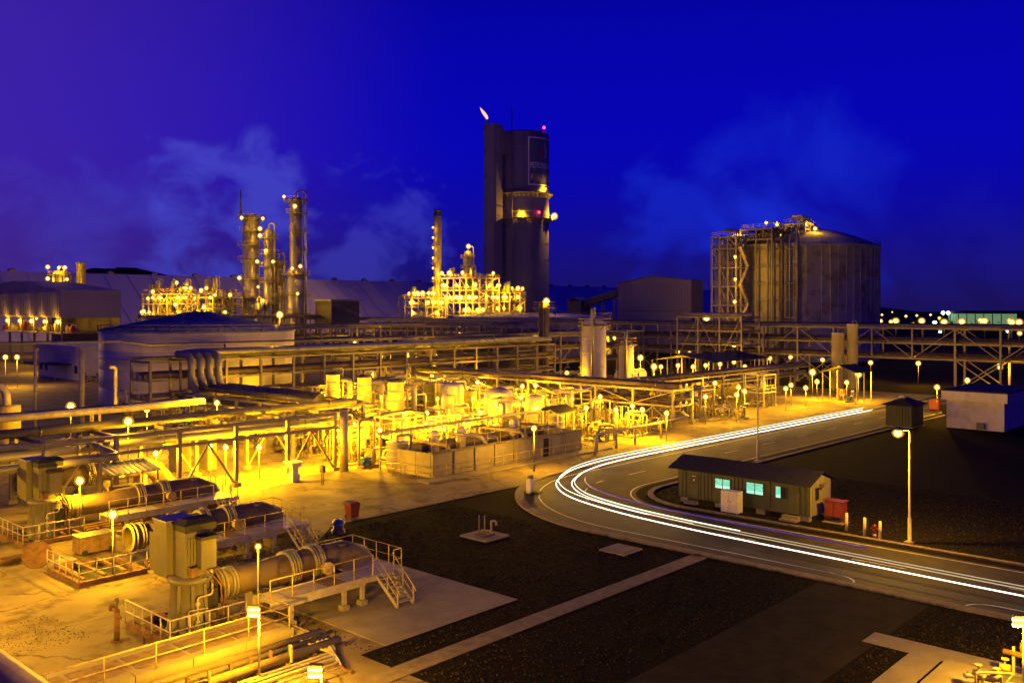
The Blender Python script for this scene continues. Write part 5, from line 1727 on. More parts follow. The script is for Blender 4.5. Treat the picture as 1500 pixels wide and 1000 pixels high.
M().cyl((20.3, 42.3, 0), (20.3, 42.3, .9), .07, 8).build('stub', 'rust', t)
M().cyl((20.3, 42.3, .9), (20.3, 42.3, 1.0), .17, 10).build('cap', 'dark_steel', t)

# low service slab with the bright yellow edge rail
t = thing('service_slab', 'long low concrete slab with rusty grating panels along its edge', 'platform', (15, 39, 0))
for k in range(9):
    x0 = 2 + k * 2.6
    M().box(x0 + .02, 37.4, .0, x0 + 2.58, 40.4, .62).build('slab', 'concrete_clean', t)
for k in range(5):
    x0 = 13.2 + k * 2.4
    M().box(x0, 38.0, .622, x0 + 2.2, 39.7, .65).build('grating', 'plank_brown', t)
rail('bright yellow handrail along the edge of the low concrete slab', [(3, 37.5, .62), (25.2, 37.5, .62), (25.2, 40.2, .62)], gap=2.3, r=.035)
t = thing('trench_pipes', 'parallel brown pipes and cable trays in the trench below the slab', 'pipework', (18, 35.5, 0))
for k, (y, z, r, mt_) in enumerate([(36.7, .30, .2, 'pipe_brown'), (36.1, .26, .16, 'pipe_dark'), (35.2, .3, .22, 'pipe_brown'), (34.4, .2, .07, 'steel_pale'), (34.1, .2, .07, 'steel_pale'), (33.7, .2, .09, 'steel_pale'), (33.2, .2, .06, 'steel_pale'), (32.6, .25, .05, 'steel_pale')]):
    e = 26.4 if k < 3 else 25.6 - (k - 3) * .25
    M().tube(fillet([(2, y, z), (e, y, z), (e + .6, y + 1.2, z), (e + .6, 41.0, z)] if k > 2 else [(2, y, z), (e, y, z)], .3), r, 8).build('pipe', mt_, t)
for k in range(14):
    inst('sleeper', unitbox(.16, 5.2, .1, 'rust', 'sleeper'), t, (6 + k * 1.45, 34.8, .01))
b = M()
for k in range(20):
    b.bar((5 + k, 35.7, .1), (5 + k, 35.7, .6), .12, .12)
b.build('tray_post', 'rust', t)
for x in (19.6, 23.6):
    inst('marker_stub', unitbox(.1, .1, .75, 'rail_yellow', 'marker_stub'), t, (x, 35.0, .1))

# pipes that cross between unit three and the front rack
t = thing('cross_pipe', 'thick grey pipe elbow passing over the pump beside the canopy', 'pipe', (28, 71, 0))
M().tube(fillet([(6, 69.6, 4.6), (31.4, 69.6, 4.6), (31.4, 74.5, 5.0), (22, 76.5, 5.4)], .6, 5), .3, 12).build('pipe', 'pipe_grey', t)
for x in (10, 20, 30):
    inst('support', unitbox(.24, .24, 4.3, 'steel', 'support'), t, (x, 69.6, 0))
# concrete blocks under the front rack
for k, (x, y, sx, sy, h, lb) in enumerate([(44.2, 84.5, 1.3, 2.0, 3.4, 'tall concrete pier under the front rack beside a brace'), (46.6, 83.4, 1.0, 1.6, 3.2, 'narrow concrete pier next to the tall one under the rack'), (56.4, 88.2, 1.2, 1.2, 3.6, 'square concrete pier under the cross rack')]):
    t = thing('concrete_pier', lb, 'pier', (x, y, 0))
    M().box(x - sx / 2, y - sy / 2, 0, x + sx / 2, y + sy / 2, h).build('shaft', 'concrete_clean', t)
    M().box(x - sx / 2 - .15, y - sy / 2 - .15, h + .002, x + sx / 2 + .15, y + sy / 2 + .15, h + .3).build('cap', 'concrete_clean', t)
t = thing('pier_column', 'round concrete column at the front corner of the low rack', 'column', (54.4, 72.6, 0))
M().cyl((54.9, 72.4, 0), (54.9, 72.4, 5.9), .42, 16).build('shaft', 'steel_pale', t)
M().cyl((54.9, 72.4, 5.9), (54.9, 72.4, 6.1), .5, 16).build('cap', 'steel_pale', t)

# pedestal, gauge post, bin on the open apron
t = thing('pedestal', 'white stepped pedestal with a wide flat top on the lit apron', 'pedestal', (48.5, 71.5, 0))
M().box(48.1, 71.1, .01, 48.9, 71.9, .7).build('base', 'cabinet_white', t)
M().box(48.2, 71.2, .7, 48.8, 71.8, 1.35).build('stem', 'cabinet_white', t)
M().box(48.0, 71.0, 1.35, 49.0, 72.0, 1.75).box(47.8, 70.8, 1.76, 49.2, 72.2, 1.84).build('top', 'cabinet_white', t)
t = thing('gauge_post', 'thin post with a small dark gauge box on the lit apron', 'post', (49.4, 68.3, 0))
M().bar((49.4, 68.2, 0), (49.4, 68.2, 1.1), .06).bar((49.4, 68.45, 0), (49.4, 68.45, 1.1), .06).build('legs', 'dark_steel', t)
M().box(49.25, 68.1, 1.1, 49.55, 68.55, 1.75).build('gauge_box', 'dark_steel', t)
t = thing('wheelie_bin', 'orange red wheeled bin at the edge of the dark gravel', 'bin', (43.2, 55.9, 0))
M().add([(42.8, 55.6, .08), (43.5, 55.6, .08), (43.5, 56.2, .08), (42.8, 56.2, .08), (42.7, 55.5, 1.05), (43.6, 55.5, 1.05), (43.6, 56.3, 1.05), (42.7, 56.3, 1.05)], [(3, 2, 1, 0), (0, 1, 5, 4), (1, 2, 6, 5), (2, 3, 7, 6), (3, 0, 4, 7), (4, 5, 6, 7)]).build('body', 'bin_orange', t)
M().add([(42.65, 55.45, 1.06), (43.65, 55.45, 1.06), (43.65, 56.35, 1.06), (42.65, 56.35, 1.06), (42.75, 55.6, 1.2), (43.55, 55.6, 1.2), (43.55, 56.35, 1.26), (42.75, 56.35, 1.26)], [(3, 2, 1, 0), (0, 1, 5, 4), (1, 2, 6, 5), (2, 3, 7, 6), (3, 0, 4, 7), (4, 5, 6, 7)]).build('lid', 'bin_orange', t)
M().cyl((42.8, 56.3, .12), (42.95, 56.3, .12), .12, 10).cyl((43.35, 56.3, .12), (43.5, 56.3, .12), .12, 10).build('wheel', 'rubber', t)
t = thing('valve_bonnet', 'dark round bonnet with its highlight painted as a blue cap at the apron edge', 'valve', (40.4, 53.2, 0))
M().lathe(39.6, 52.9, [(.5, 0), (.5, .25), (.36, .3), (.36, .62), (.02, .62)], 18).build('body', 'dark_steel', t)
M().lathe(39.6, 52.9, [(.46, .63), (.44, .78), (.26, .95), (.02, 1.0)], 18).build('cap', 'blue_paint', t)  # blue cap stands in for a curved highlight on the bonnet

# pads out on the gravel
t = thing('vent_pad', 'square concrete pad with two stubs and a gooseneck vent on the dark gravel', 'pad', (45.9, 44.6, 0))
M().box(44.7, 43.3, 0, 47.1, 45.8, .12).build('slab', 'concrete_clean', t)
for dx, dy in ((-.15, .25), (.05, -.1)):
    M().cyl((45.8 + dx, 44.6 + dy, .12), (45.8 + dx, 44.6 + dy, 1.5), .045, 6).build('stub', 'steel', t)
M().tube(fillet([(46.2, 44.2, .12), (46.2, 44.2, 1.1), (46.4, 43.9, 1.1), (46.4, 43.9, .8)], .15), .08, 8).build('gooseneck', 'steel_pale', t)
M().box(45.4, 44.1, .122, 46.5, 45.0, .2).build('plinth', 'rust', t)
t = thing('cover_pad', 'plain square concrete cover pad on the dark gravel', 'pad', (49.4, 35.4, 0))
M().box(48.3, 34.4, 0, 50.4, 36.4, .1).build('slab', 'concrete_clean', t)
M().box(48.6, 34.7, .102, 50.1, 36.1, .14).build('cover', 'concrete_clean', t)
t = thing('bollard', 'square post with a spiky ring inside the outer kerb of the bend', 'bollard', (59.1, 51.9, 0))
M().box(58.9, 51.7, 0, 59.4, 52.2, 1.35).build('post', 'cabinet_white', t)
b = M().box(58.75, 51.55, 1.352, 59.55, 52.35, 1.42)
for k in range(6):
    b.cyl((58.8 + k * .13, 51.9, 1.42), (58.8 + k * .13, 51.9, 1.6), .04, 5)
b.build('head', 'dark_steel', t)
rng = random.Random(5)
b = M()
for k in range(260):
    a, r = rng.uniform(0, 6.28), rng.uniform(0, .9)
    p = Vector((59.1 + r * math.cos(a), 51.6 + r * math.sin(a), 0))
    b.add([p, p + Vector((.03, 0, 0)), p + Vector((rng.uniform(-.1, .1), rng.uniform(-.1, .1), rng.uniform(.1, .35)))], [(0, 1, 2)])
tag(b.build('grass', 'leaf'), 'tuft of dark grass at the foot of the square post', 'grass', kind='stuff')
# ------------------------------------------------------------------ cabin inside the bend
t = thing('site_cabin', 'long green ribbed site cabin with three lit windows on blocks', 'cabin', (67, 35.3, 0))
cx0, cx1, cy0, cy1, cz0, cz1 = 65.2, 68.9, 29.6, 41.0, .38, 2.75
M().box(cx0 + .05, cy0 + .05, cz0, cx1, cy1 - .05, cz1).build('wall', 'cabin_green', t)
def ribpanel(y):
    m = M()
    m.add([(cx0 + .049, y, cz0), (cx0 + .049, y + .20, cz0), (cx0, y + .16, cz0), (cx0, y + .04, cz0), (cx0 + .049, y, cz1), (cx0 + .049, y + .20, cz1), (cx0, y + .16, cz1), (cx0, y + .04, cz1)],
          [(0, 4, 7, 3), (3, 7, 6, 2), (2, 6, 5, 1), (4, 5, 6, 7)])
    return m
WIN = [(36.2, 37.5, 1.55, 2.3), (33.35, 34.75, 1.5, 2.35), (31.45, 32.3, 1.5, 2.35)]
y = cy0 + .06
while y < cy1 - .25:
    if not any(a - .3 < y < b_ + .12 for a, b_, *_ in WIN) and not 39.0 < y < 39.9 and not 30.3 < y < 31.2:
        ribpanel(y).build('wall_rib', 'cabin_green', t)
    y += .34
for i, (a, b_, c, d) in enumerate(WIN):
    f = M().box(cx0 - .02, a - .05, c - .05, cx0 + .04, a, d + .05).box(cx0 - .02, b_, c - .05, cx0 + .04, b_ + .05, d + .05).box(cx0 - .02, a, c - .05, cx0 + .04, b_, c).box(cx0 - .02, a, d, cx0 + .04, b_, d + .05).box(cx0 - .018, (a + b_) / 2 - .025, c, cx0 + .038, (a + b_) / 2 + .025, d)
    f = f.build('window', 'cabin_green', t)
    for s in (0, 1):
        y0, y1 = (a, (a + b_) / 2 - .025) if s == 0 else ((a + b_) / 2 + .025, b_)
        if i == 2 and s == 0:
            M().box(cx0 + .005, y0, c, cx0 + .03, y1, d).build('pane', 'glass_dark', f)
        else:
            M().box(cx0 + .005, y0, c, cx0 + .03, y1, d).build('pane', 'window_cyan', f)
            M().box(cx0 + .0, y0 + .02, c + .01, cx0 + .004, y1 - .02, c + .22).build('pane_sill_light', 'window_pale', f)
d = M().box(cx0 - .01, 39.05, .5, cx0 + .045, 39.85, 2.5).build('door', 'cabin_green', t)
M().box(cx0 - .02, 39.15, 1.55, cx0 - .011, 39.75, 2.35).build('notice', 'hut_green', d)
M().box(cx0 - .026, 39.3, 2.2, cx0 - .021, 39.62, 2.26).box(cx0 - .026, 39.38, 1.85, cx0 - .021, 39.52, 1.98).build('notice_mark', 'cabinet_white', d)
d = M().box(cx0 - .01, 30.4, .5, cx0 + .045, 31.15, 2.5).build('door', 'cabin_green', t)
M().cyl((cx0 - .05, 30.5, 1.4), (cx0 - .05, 30.5, 1.55), .03, 6).build('handle', 'steel', d)
e = M().add([(cx0 + .06, cy0, cz0), (cx1, cy0, cz0), (cx1, cy0, cz1), ((cx0 + cx1) / 2, cy0, 3.35), (cx0 + .06, cy0, cz1)], [(0, 1, 2, 3, 4)]).build('end_wall', 'cabin_end', t)
M().add([(cx0 + .06, cy1 - .02, cz0), (cx1, cy1 - .02, cz0), (cx1, cy1 - .02, cz1), ((cx0 + cx1) / 2, cy1 - .02, 3.35), (cx0 + .06, cy1 - .02, cz1)], [(4, 3, 2, 1, 0)]).build('end_wall', 'cabin_green', t)
b = M()
x = cx0 + .1
while x < cx1 - .1:
    b.box(x, cy0 - .04, cz0, x + .16, cy0 - .001, cz1 - .05)
    x += .34
b.build('end_rib', 'cabin_end', t)
f = M().box(66.1, cy0 - .06, 1.5, 66.75, cy0 - .041, 2.4).build('end_window', 'glass_dark', t)
M().box(67.5, cy0 - .07, .45, 68.35, cy0 - .042, 2.45).build('end_door', 'cabin_end', t)
M().box(66.85, cy0 - .3, 2.35, 67.2, cy0 - .01, 2.62).build('wall_box', 'motor_box', t)
rz0, rzr = 2.72, 3.55
for k in range(12):
    a0, a1 = cy0 - .35 + k * (cy1 - cy0 + 1.0) / 12, cy0 - .35 + (k + 1) * (cy1 - cy0 + 1.0) / 12
    xm = (cx0 + cx1) / 2
    for s, e_ in ((cx0 - .55, 1), (cx1 + .5, -1)):
        M().add([(s, a0 + .012, rz0), (s, a1 - .012, rz0), (xm, a1 - .012, rzr), (xm, a0 + .012, rzr), (s, a0 + .012, rz0 + .05), (s, a1 - .012, rz0 + .05), (xm, a1 - .012, rzr + .05), (xm, a0 + .012, rzr + .05)],
                [(3, 2, 1, 0), (4, 5, 6, 7), (0, 1, 5, 4), (1, 2, 6, 5), (2, 3, 7, 6), (3, 0, 4, 7)]).build('roof_sheet', 'roof_dark', t)
for y in (30, 33.6, 37.2, 40.4):
    for x in (cx0 + .25, cx1 - .3):
        inst('foot_block', unitbox(.45, .7, .37, 'concrete_clean', 'foot_block'), t, (x, y, 0))
s = M().box(64.3, 30.3, 0, 64.75, 31.6, .16).box(64.75, 30.3, 0, 65.15, 31.6, .34).build('steps', 'concrete_clean', t)
s = M().box(64.6, 39.0, 0, 65.1, 40.1, .22).build('steps', 'concrete_clean', t)
lightobj = thing('steel_cupboard', 'pinkish white two door steel cupboard outside the cabin windows', 'cupboard', (64.2, 35.4, 0))
M().box(63.7, 34.7, .12, 64.5, 36.15, 1.75).build('body', 'cabinet_white', lightobj)
for a in (34.72, 35.44):
    dd = M().box(63.67, a, .16, 63.699, a + .68, 1.71).build('door', 'cabinet_white', lightobj)
    M().box(63.65, a + (.58 if a < 35 else .06), .9, 63.669, a + (.62 if a < 35 else .1), 1.05).build('handle', 'steel', dd)
for x in (63.75, 64.45):
    for y in (34.75, 36.1):
        inst('leg', unitbox(.06, .06, .12, 'steel', 'leg'), lightobj, (x, y, 0))
t = thing('hose_cabinet', 'red fire hose cabinet on legs by the cabin end', 'cabinet', (66.6, 28.2, 0))
M().box(66.2, 27.5, .45, 67.0, 28.9, 1.6).build('body', 'red_paint', t)
M().box(66.16, 27.55, .5, 66.199, 28.17, 1.55).box(66.16, 28.23, .5, 66.199, 28.85, 1.55).build('door', 'red_paint', t)
M().box(66.1, 27.4, 1.601, 67.1, 29.0, 1.66).build('lid', 'red_paint', t)
for y in (27.6, 28.8):
    inst('leg', unitbox(.08, .6, .45, 'rust', 'leg'), t, (66.6, y, 0))
M().box(66.0, 27.4, 0, 67.2, 29.0, .06).build('base', 'concrete_clean', t)
for k, (x, y) in enumerate([(64.6, 26.55), (63.95, 25.0), (63.6, 23.8)]):
    o = M().cyl((x, y, 0), (x, y, 1.25), .1, 12).cyl((x, y, 1.25), (x, y, 1.29), .08, 12)
    tag(o.build('guard_post', 'sign_yellow', at=(x, y, 0)), ('pale guard post standing alone in front of the red cabinet', 'pale guard post on the cabin side of the hydrant', 'pale guard post on the lamp side of the hydrant')[k], 'post')
t = thing('fire_hydrant', 'red fire hydrant between two pale guard posts', 'hydrant', (64.0, 24.4, 0))
M().lathe(64.2, 24.4, [(.2, 0), (.2, .06), (.11, .08), (.11, .62), (.15, .66), (.13, .8), (.02, .88)], 14).build('body', 'red_paint', t)
M().cyl((64.2, 24.12, .55), (64.2, 24.68, .55), .07, 10).cyl((63.95, 24.4, .5), (64.2, 24.4, .5), .08, 10).build('outlet', 'red_paint', t)
M().cyl((64.2, 24.4, .02), (64.2, 24.4, .2), .14, 12).build('foot', 'cabinet_white', t)

# ribbed hut and white flat building beyond the dark field
t = thing('ribbed_hut', 'small dark ribbed hut with a hipped roof beside the road', 'hut', (127, 44.6, 0))
hx0, hx1, hy0, hy1 = 125, 129.2, 42.6, 46.0
M().box(hx0, hy0, .1, hx1, hy1, 2.9).build('wall', 'hut_green', t)
b = M()
y = hy0 + .05
while y < hy1:
    b.box(hx0 - .06, y, .12, hx0, y + .14, 2.85)
    y += .4
x = hx0 + .05
while x < hx1:
    b.box(x, hy0 - .06, .12, x + .14, hy0, 2.85)
    x += .4
b.build('wall_rib', 'hut_green', t)
M().add([(hx0 - .6, hy0 - .6, 2.9), (hx1 + .6, hy0 - .6, 2.9), (hx1 + .6, hy1 + .6, 2.9), (hx0 - .6, hy1 + .6, 2.9), (hx0 + 1.3, (hy0 + hy1) / 2, 3.9), (hx1 - 1.3, (hy0 + hy1) / 2, 3.9)], [(0, 1, 5, 4), (1, 2, 5), (2, 3, 4, 5), (3, 0, 4), (3, 2, 1, 0)]).build('roof', 'roof_dark', t)
M().box(126.2, 44.0, 3.55, 126.9, 44.7, 4.15).build('roof_vent', 'roof_sheet', t)
M().box(hx0 - .2, hy0 - .2, 0, hx1 + .2, hy1 + .2, .1).build('base', 'concrete_clean', t)
t = thing('flat_building', 'white flat roofed building with a deep stained parapet beside the dark field', 'building', (134, 34, 0))
fx0, fx1, fy0, fy1 = 129.3, 142, 25.5, 39.6
M().box(fx0, fy0 + 7.1, 0, fx1, fy1, 3.7).build('wall', 'white_wall', t)
M().box(fx0 - .5, fy0 + 6.6, 3.7, fx1 + .5, fy1 + .5, 4.9).build('parapet', 'white_wall', t)
M().box(fx0 - .55, fy0 + 6.55, 4.902, fx1 + .55, fy1 + .55, 5.05).build('roof_slab', 'roof_dark', t)
M().box(fx0 - .4, 34.9, .1, fx0 - .01, 35.8, .95).build('air_unit', 'motor_box', t)
for k, (x, y, lb) in enumerate([(150, 47.6, 'orange bin standing behind the ribbed hut'), (159, 66, 'red bin near the pump canopy')]):
    t = thing('waste_bin', lb, 'bin', (x, y, 0))
    M().box(x - .7, y - .7, .15, x + .7, y + .7, 1.5).build('body', 'bin_orange' if k == 0 else 'red_paint', t)
    M().box(x - .75, y - .75, 1.51, x + .75, y + .75, 1.62).build('lid', 'bin_orange' if k == 0 else 'red_paint', t)
    b = M()
    for dx in (-.5, .5):
        b.cyl((x + dx, y - .6, .12), (x + dx, y + .6, .12), .12, 8)
    b.build('wheel', 'rubber', t)
t = thing('green_skip', 'low green skip between the hut and the white building', 'skip', (146, 44, 0))
M().add([(144, 42.6, .1), (148, 42.6, .1), (148, 44.6, .1), (144, 44.6, .1), (143.5, 42.3, 1.5), (148.5, 42.3, 1.5), (148.5, 44.9, 1.5), (143.5, 44.9, 1.5)], [(3, 2, 1, 0), (0, 1, 5, 4), (1, 2, 6, 5), (2, 3, 7, 6), (3, 0, 4, 7)]).build('body', 'hut_green', t)
M().box(143.6, 42.2, .7, 148.4, 42.3, .85).build('rim', 'hut_green', t)

# far right skyline beyond the long rack
t = thing('lit_warehouse', 'distant pale green warehouse wall that glows as if floodlit', 'warehouse', (760, 190, 0))
M().box(700, 177, 0, 735, 213, 11.5).build('wall', 'wall_green_glow', t)
M().box(698, 130, 11.5, 737, 214.5, 13.5).build('roof', 'roof_dark', t)
b = M()
for k in range(7):
    b.box(699.6, 178 + k * 5.6, 0, 699.98, 178.5 + k * 5.6, 11.4)
b.build('wall_rib', 'hut_green', t)
for k in range(26):
    rg = random.Random(400 + k)
    x, y = 450 + rg.uniform(-15, 60), 40 + k * 7.5 + rg.uniform(-3, 3)
    h = rg.uniform(6, 11)
    t = thing('roadside_tree', 'dark round tree in the black belt below the far warehouse', 'tree', (x, y, 0), 'trees before the far warehouse')
    M().cyl((x, y, 0), (x, y, h * .6), .3, 7, .15).build('trunk', 'plank_brown', t)
    b = M()
    for j in range(160):
        p = Vector((x + rg.gauss(0, h * .22), y + rg.gauss(0, h * .22), h * .65 + rg.gauss(0, h * .16)))
        d = Vector((rg.uniform(-1, 1), rg.uniform(-1, 1), rg.uniform(-1, 1))) * .9
        e = Vector((rg.uniform(-1, 1), rg.uniform(-1, 1), rg.uniform(-1, 1))) * .9
        b.add([p, p + d, p + d + e, p + e], [(0, 1, 2, 3)])
    b.build('crown', 'leaf', t)
for k, (x, y, h, r) in enumerate([(900, 372, 34, 3.2), (905, 362, 20, 2.6)]):
    t = thing('far_chimney', ('taller pale chimney far beyond the domed tank', 'shorter pale chimney far beyond the domed tank')[k], 'chimney', (x, y, 0))
    M().lathe(x, y, [(r, 0), (r * .8, h), (r * .7, h)], 14).build('shaft', 'white_wall', t)

# ------------------------------------------------------------------ lower right skid and camera rail
t = thing('concrete_pad', 'pale raised concrete pad carrying a pipe skid beside the path', 'pad', (39, 8, 0))
M().box(33, 2.5, 0, 43.4, 13.3, .25).build('slab', 'concrete_clean', t)
t = thing('pipe_skid', 'green based skid of small bronze pipes and valves on the pale pad', 'skid', (39, 8, 0))
M().box(39.2, 7.5, .252, 42.6, 10.8, .55).build('base', 'hut_green', t)
rg = random.Random(9)
for k in range(9):
    x, y = rg.uniform(39.6, 42.8), rg.uniform(8, 12.4)
    h = rg.uniform(.6, 1.2)
    M().tube(fillet([(x, y, .23), (x, y, h), (x + rg.uniform(-1, 1), y + rg.uniform(-1.2, 1.2), h), (x + rg.uniform(-1, 1), y + rg.uniform(-1.2, 1.2), .3)], .2), rg.choice([.05, .07, .1]), 8).build('pipe', rg.choice(['rail_yellow', 'steel_pale', 'rust']), t)
for k in range(6):
    x, y = rg.uniform(39.6, 42.6), rg.uniform(8.4, 12.4)
    M().cyl((x, y - .2, .8), (x, y + .2, .8), .15, 10).cyl((x, y, .23), (x, y, .8), .06, 6).cyl((x, y, .8), (x, y, 1.15), .04, 6).cyl((x, y, 1.15), (x, y, 1.19), .16, 10).build('valve', rg.choice(['rail_yellow', 'rust', 'steel']), t)
t = thing('valve_stand', 'brown valve stand on two posts near the double floodlight', 'stand', (41.6, 10.4, 0))
M().bar((43.1, 10.5, 0), (43.1, 10.5, 1.6), .1).bar((43.1, 10.0, 0), (43.1, 10.0, 1.6), .1).build('post', 'steel_pale', t)
M().cyl((43.1, 9.6, 1.3), (43.1, 10.9, 1.3), .12, 8).cyl((43.1, 10.2, 1.3), (43.1, 10.2, 1.8), .07, 8).build('valve', 'rust', t)
# the lookout this picture is taken from
t = thing('lookout', 'yellow tube rail of the lookout platform crossing the lower corner', 'platform', (-.4, 0, 0))
M().box(-3.0, -2.5, 14.1, .75, 3.2, 14.22).build('deck', 'steel', t)
for x in (-2.8, .55):
    for y in (-2.3, 3.0):
        M().bar((x, y, 0), (x, y, 14.1), .2).build('leg', 'steel', t)
M().tube([(.62, 3.1, 15.31), (.62, -2.4, 15.31)], .035, 14).build('hand_rail', 'rail_yellow', t)
M().tube([(.62, 3.1, 14.76), (.62, -2.4, 14.76)], .025, 10).build('mid_rail', 'rail_yellow', t)
for y in (3.1, -.6, -2.4):
    M().cyl((.62, y, 14.22), (.62, y, 15.31), .03, 10).build('post', 'rail_yellow', t)

# ------------------------------------------------------------------ luminaires
def street_lamp(x, y, h, label, P, lit=True, arm=(-.6, .75), al=1.5):
    t = thing('street_lamp', label, 'street lamp', (x, y, 0))
    M().lathe(x, y, [(.22, 0), (.22, .05), (.12, .06), (.12, 1.7), (.085, 1.75), (.06, h)], 12).build('pole', 'steel_pale', t)
    M().box(x - .3, y - .3, 0, x + .3, y + .3, .1).build('base', 'concrete_clean', t)
    ax, ay = x + arm[0] * al, y + arm[1] * al
    M().tube(fillet([(x, y, h), (x, y, h + .35), (ax, ay, h + .35)], .3), .045, 8).build('arm', 'steel_pale', t)
    M().lathe(ax, ay, [(.02, h + .46), (.12, h + .44), (.17, h + .36), (.15, h + .33)], 12).build('lantern', 'steel', t)
    if lit:
        M().lathe(ax, ay, [(.02, h - .06), (.2, h), (.27, h + .15), (.2, h + .31), (.02, h + .35)], 12).build('bulb', 'bulb', t)
        M().lathe(ax, ay, [(.01, h - .2), (.28, h - .08), (.42, h + .14), (.3, h + .36), (.01, h + .45)], 14).build('halo_shell', 'halo_glow', t)
        light(t, ax, ay, h - .35, P, SODIUM, .12)
    return t
street_lamp(64.1, 22.0, 7.3, 'lit street lamp with a hooked arm beside the dark field', 1000, al=.8)
street_lamp(87.6, 45.4, 7.6, 'unlit slender lamp post on the verge behind the cabin', 0, False, al=.5)
def twin(x, y, h, label, P, zb=0.):
    """pole with two stacked tubular sodium floods"""
    t = thing('floodlight', label, 'floodlight', (x, y, zb))
    M().cyl((x, y, zb), (x, y, h + .15), .055, 10, .045).cyl((x, y, zb), (x, y, zb + .05), .16, 10).build('pole', 'steel_pale', t)
    for k, z in enumerate((h, h - .22)):
        hd = M().bar((x - .34, y + .28, z + .13), (x - .02, y - .1, z + .13), .26, .09).build('housing', 'steel', t)
        M().tube([(x - .36, y + .30, z), (x - .04, y - .08, z)], .085, 10).build('bulb', 'bulb', hd)
    light(t, x - .35, y + .05, h - .45, P, SODIUM, .12)
    return t
twin(21.6, 34.4, 3.1, 'twin floodlight on a pole by the yellow edge rail, glaring brightest', 800)
twin(19.7, 27.3, 3.0, 'twin floodlight at the end of the trench pipes', 760)
twin(41.3, 9.7, 3.4, 'twin floodlight over the pipe skid at the path', 520)
lamp(24.3, 54.6, 3.6, 720, 'pole lamp glaring over the empty pump pit', r=.22)
lamp(27.2, 66.4, 3.7, 680, 'pole lamp glaring beside the pump near the ribbed canopy', r=.24)
lamp(25.3, 40.4, 4.0, 80, 'slim pole lamp against the pump by the yellow edge rail', r=.12)

# the row of apron lamps goes on past the edge of the picture
for x, y in ((12.5, 51), (14, 63), (9, 43), (16, 74)):
    lamp(x, y, 5.5, 1150, 'pole lamp of the apron row beyond the picture edge', 'apron lamps', r=.2)
GR = {
 'yard': ('sodium lamp on a pole among the drums and pipes of the yard', 'lamps of the yard', 620),
 'side': ('sodium lamp on a pole beyond the pipe bridge near the long rack', 'lamps beyond the pipe bridge', 420),
 'canopy': ('lamp shining among the pumps around the long dark canopy', 'lamps around the long canopy', 480),
 'rackhang': ('lamp standing under the low front pipe racks', 'lamps under the front racks', 950),
 'rightside': ('lone lamp on a pole behind the white flat building or under the rack trestles', 'lamps by the rack trestles', 480),
 'back': ('amber lamp half hidden behind the pipe racks and tanks', 'lamps behind the racks', 560),
 'horizon': ('large amber road lamp in the row shining over the long rack', 'row of road lamps beyond the rack', 120),
 'farright': ('small distant lamp near the horizon beyond the rack', 'distant lamps on the horizon', 0),
 'left': ('amber lamp on a post by the office yard', 'lamps by the office', 700),
 'tank': ('lamp on a short mast on the dome of the huge tank', 'lamps on the tank dome', 130),
 'tankstair': ('lamp on the stair tower of the huge domed tank', 'lamps of the stair tower', 420),
 'towers': ('lamp on a railed ring of the broad clad column', 'lamps of the broad column', 150),
 'towersB': ('lamp on a railed ring of the tallest two step column', 'lamps of the two step column', 150),
 'low': ('lamp blazing in the exchanger structure before the pale store', 'lamps of the exchanger structure', 330),
 'farleft': ('lamp on the reactors and stack behind the clad shed', 'lamps of the reactors', 230),
}
STAR = {(938, 524): 'star bright lamp at the near end of the long dark canopy', }
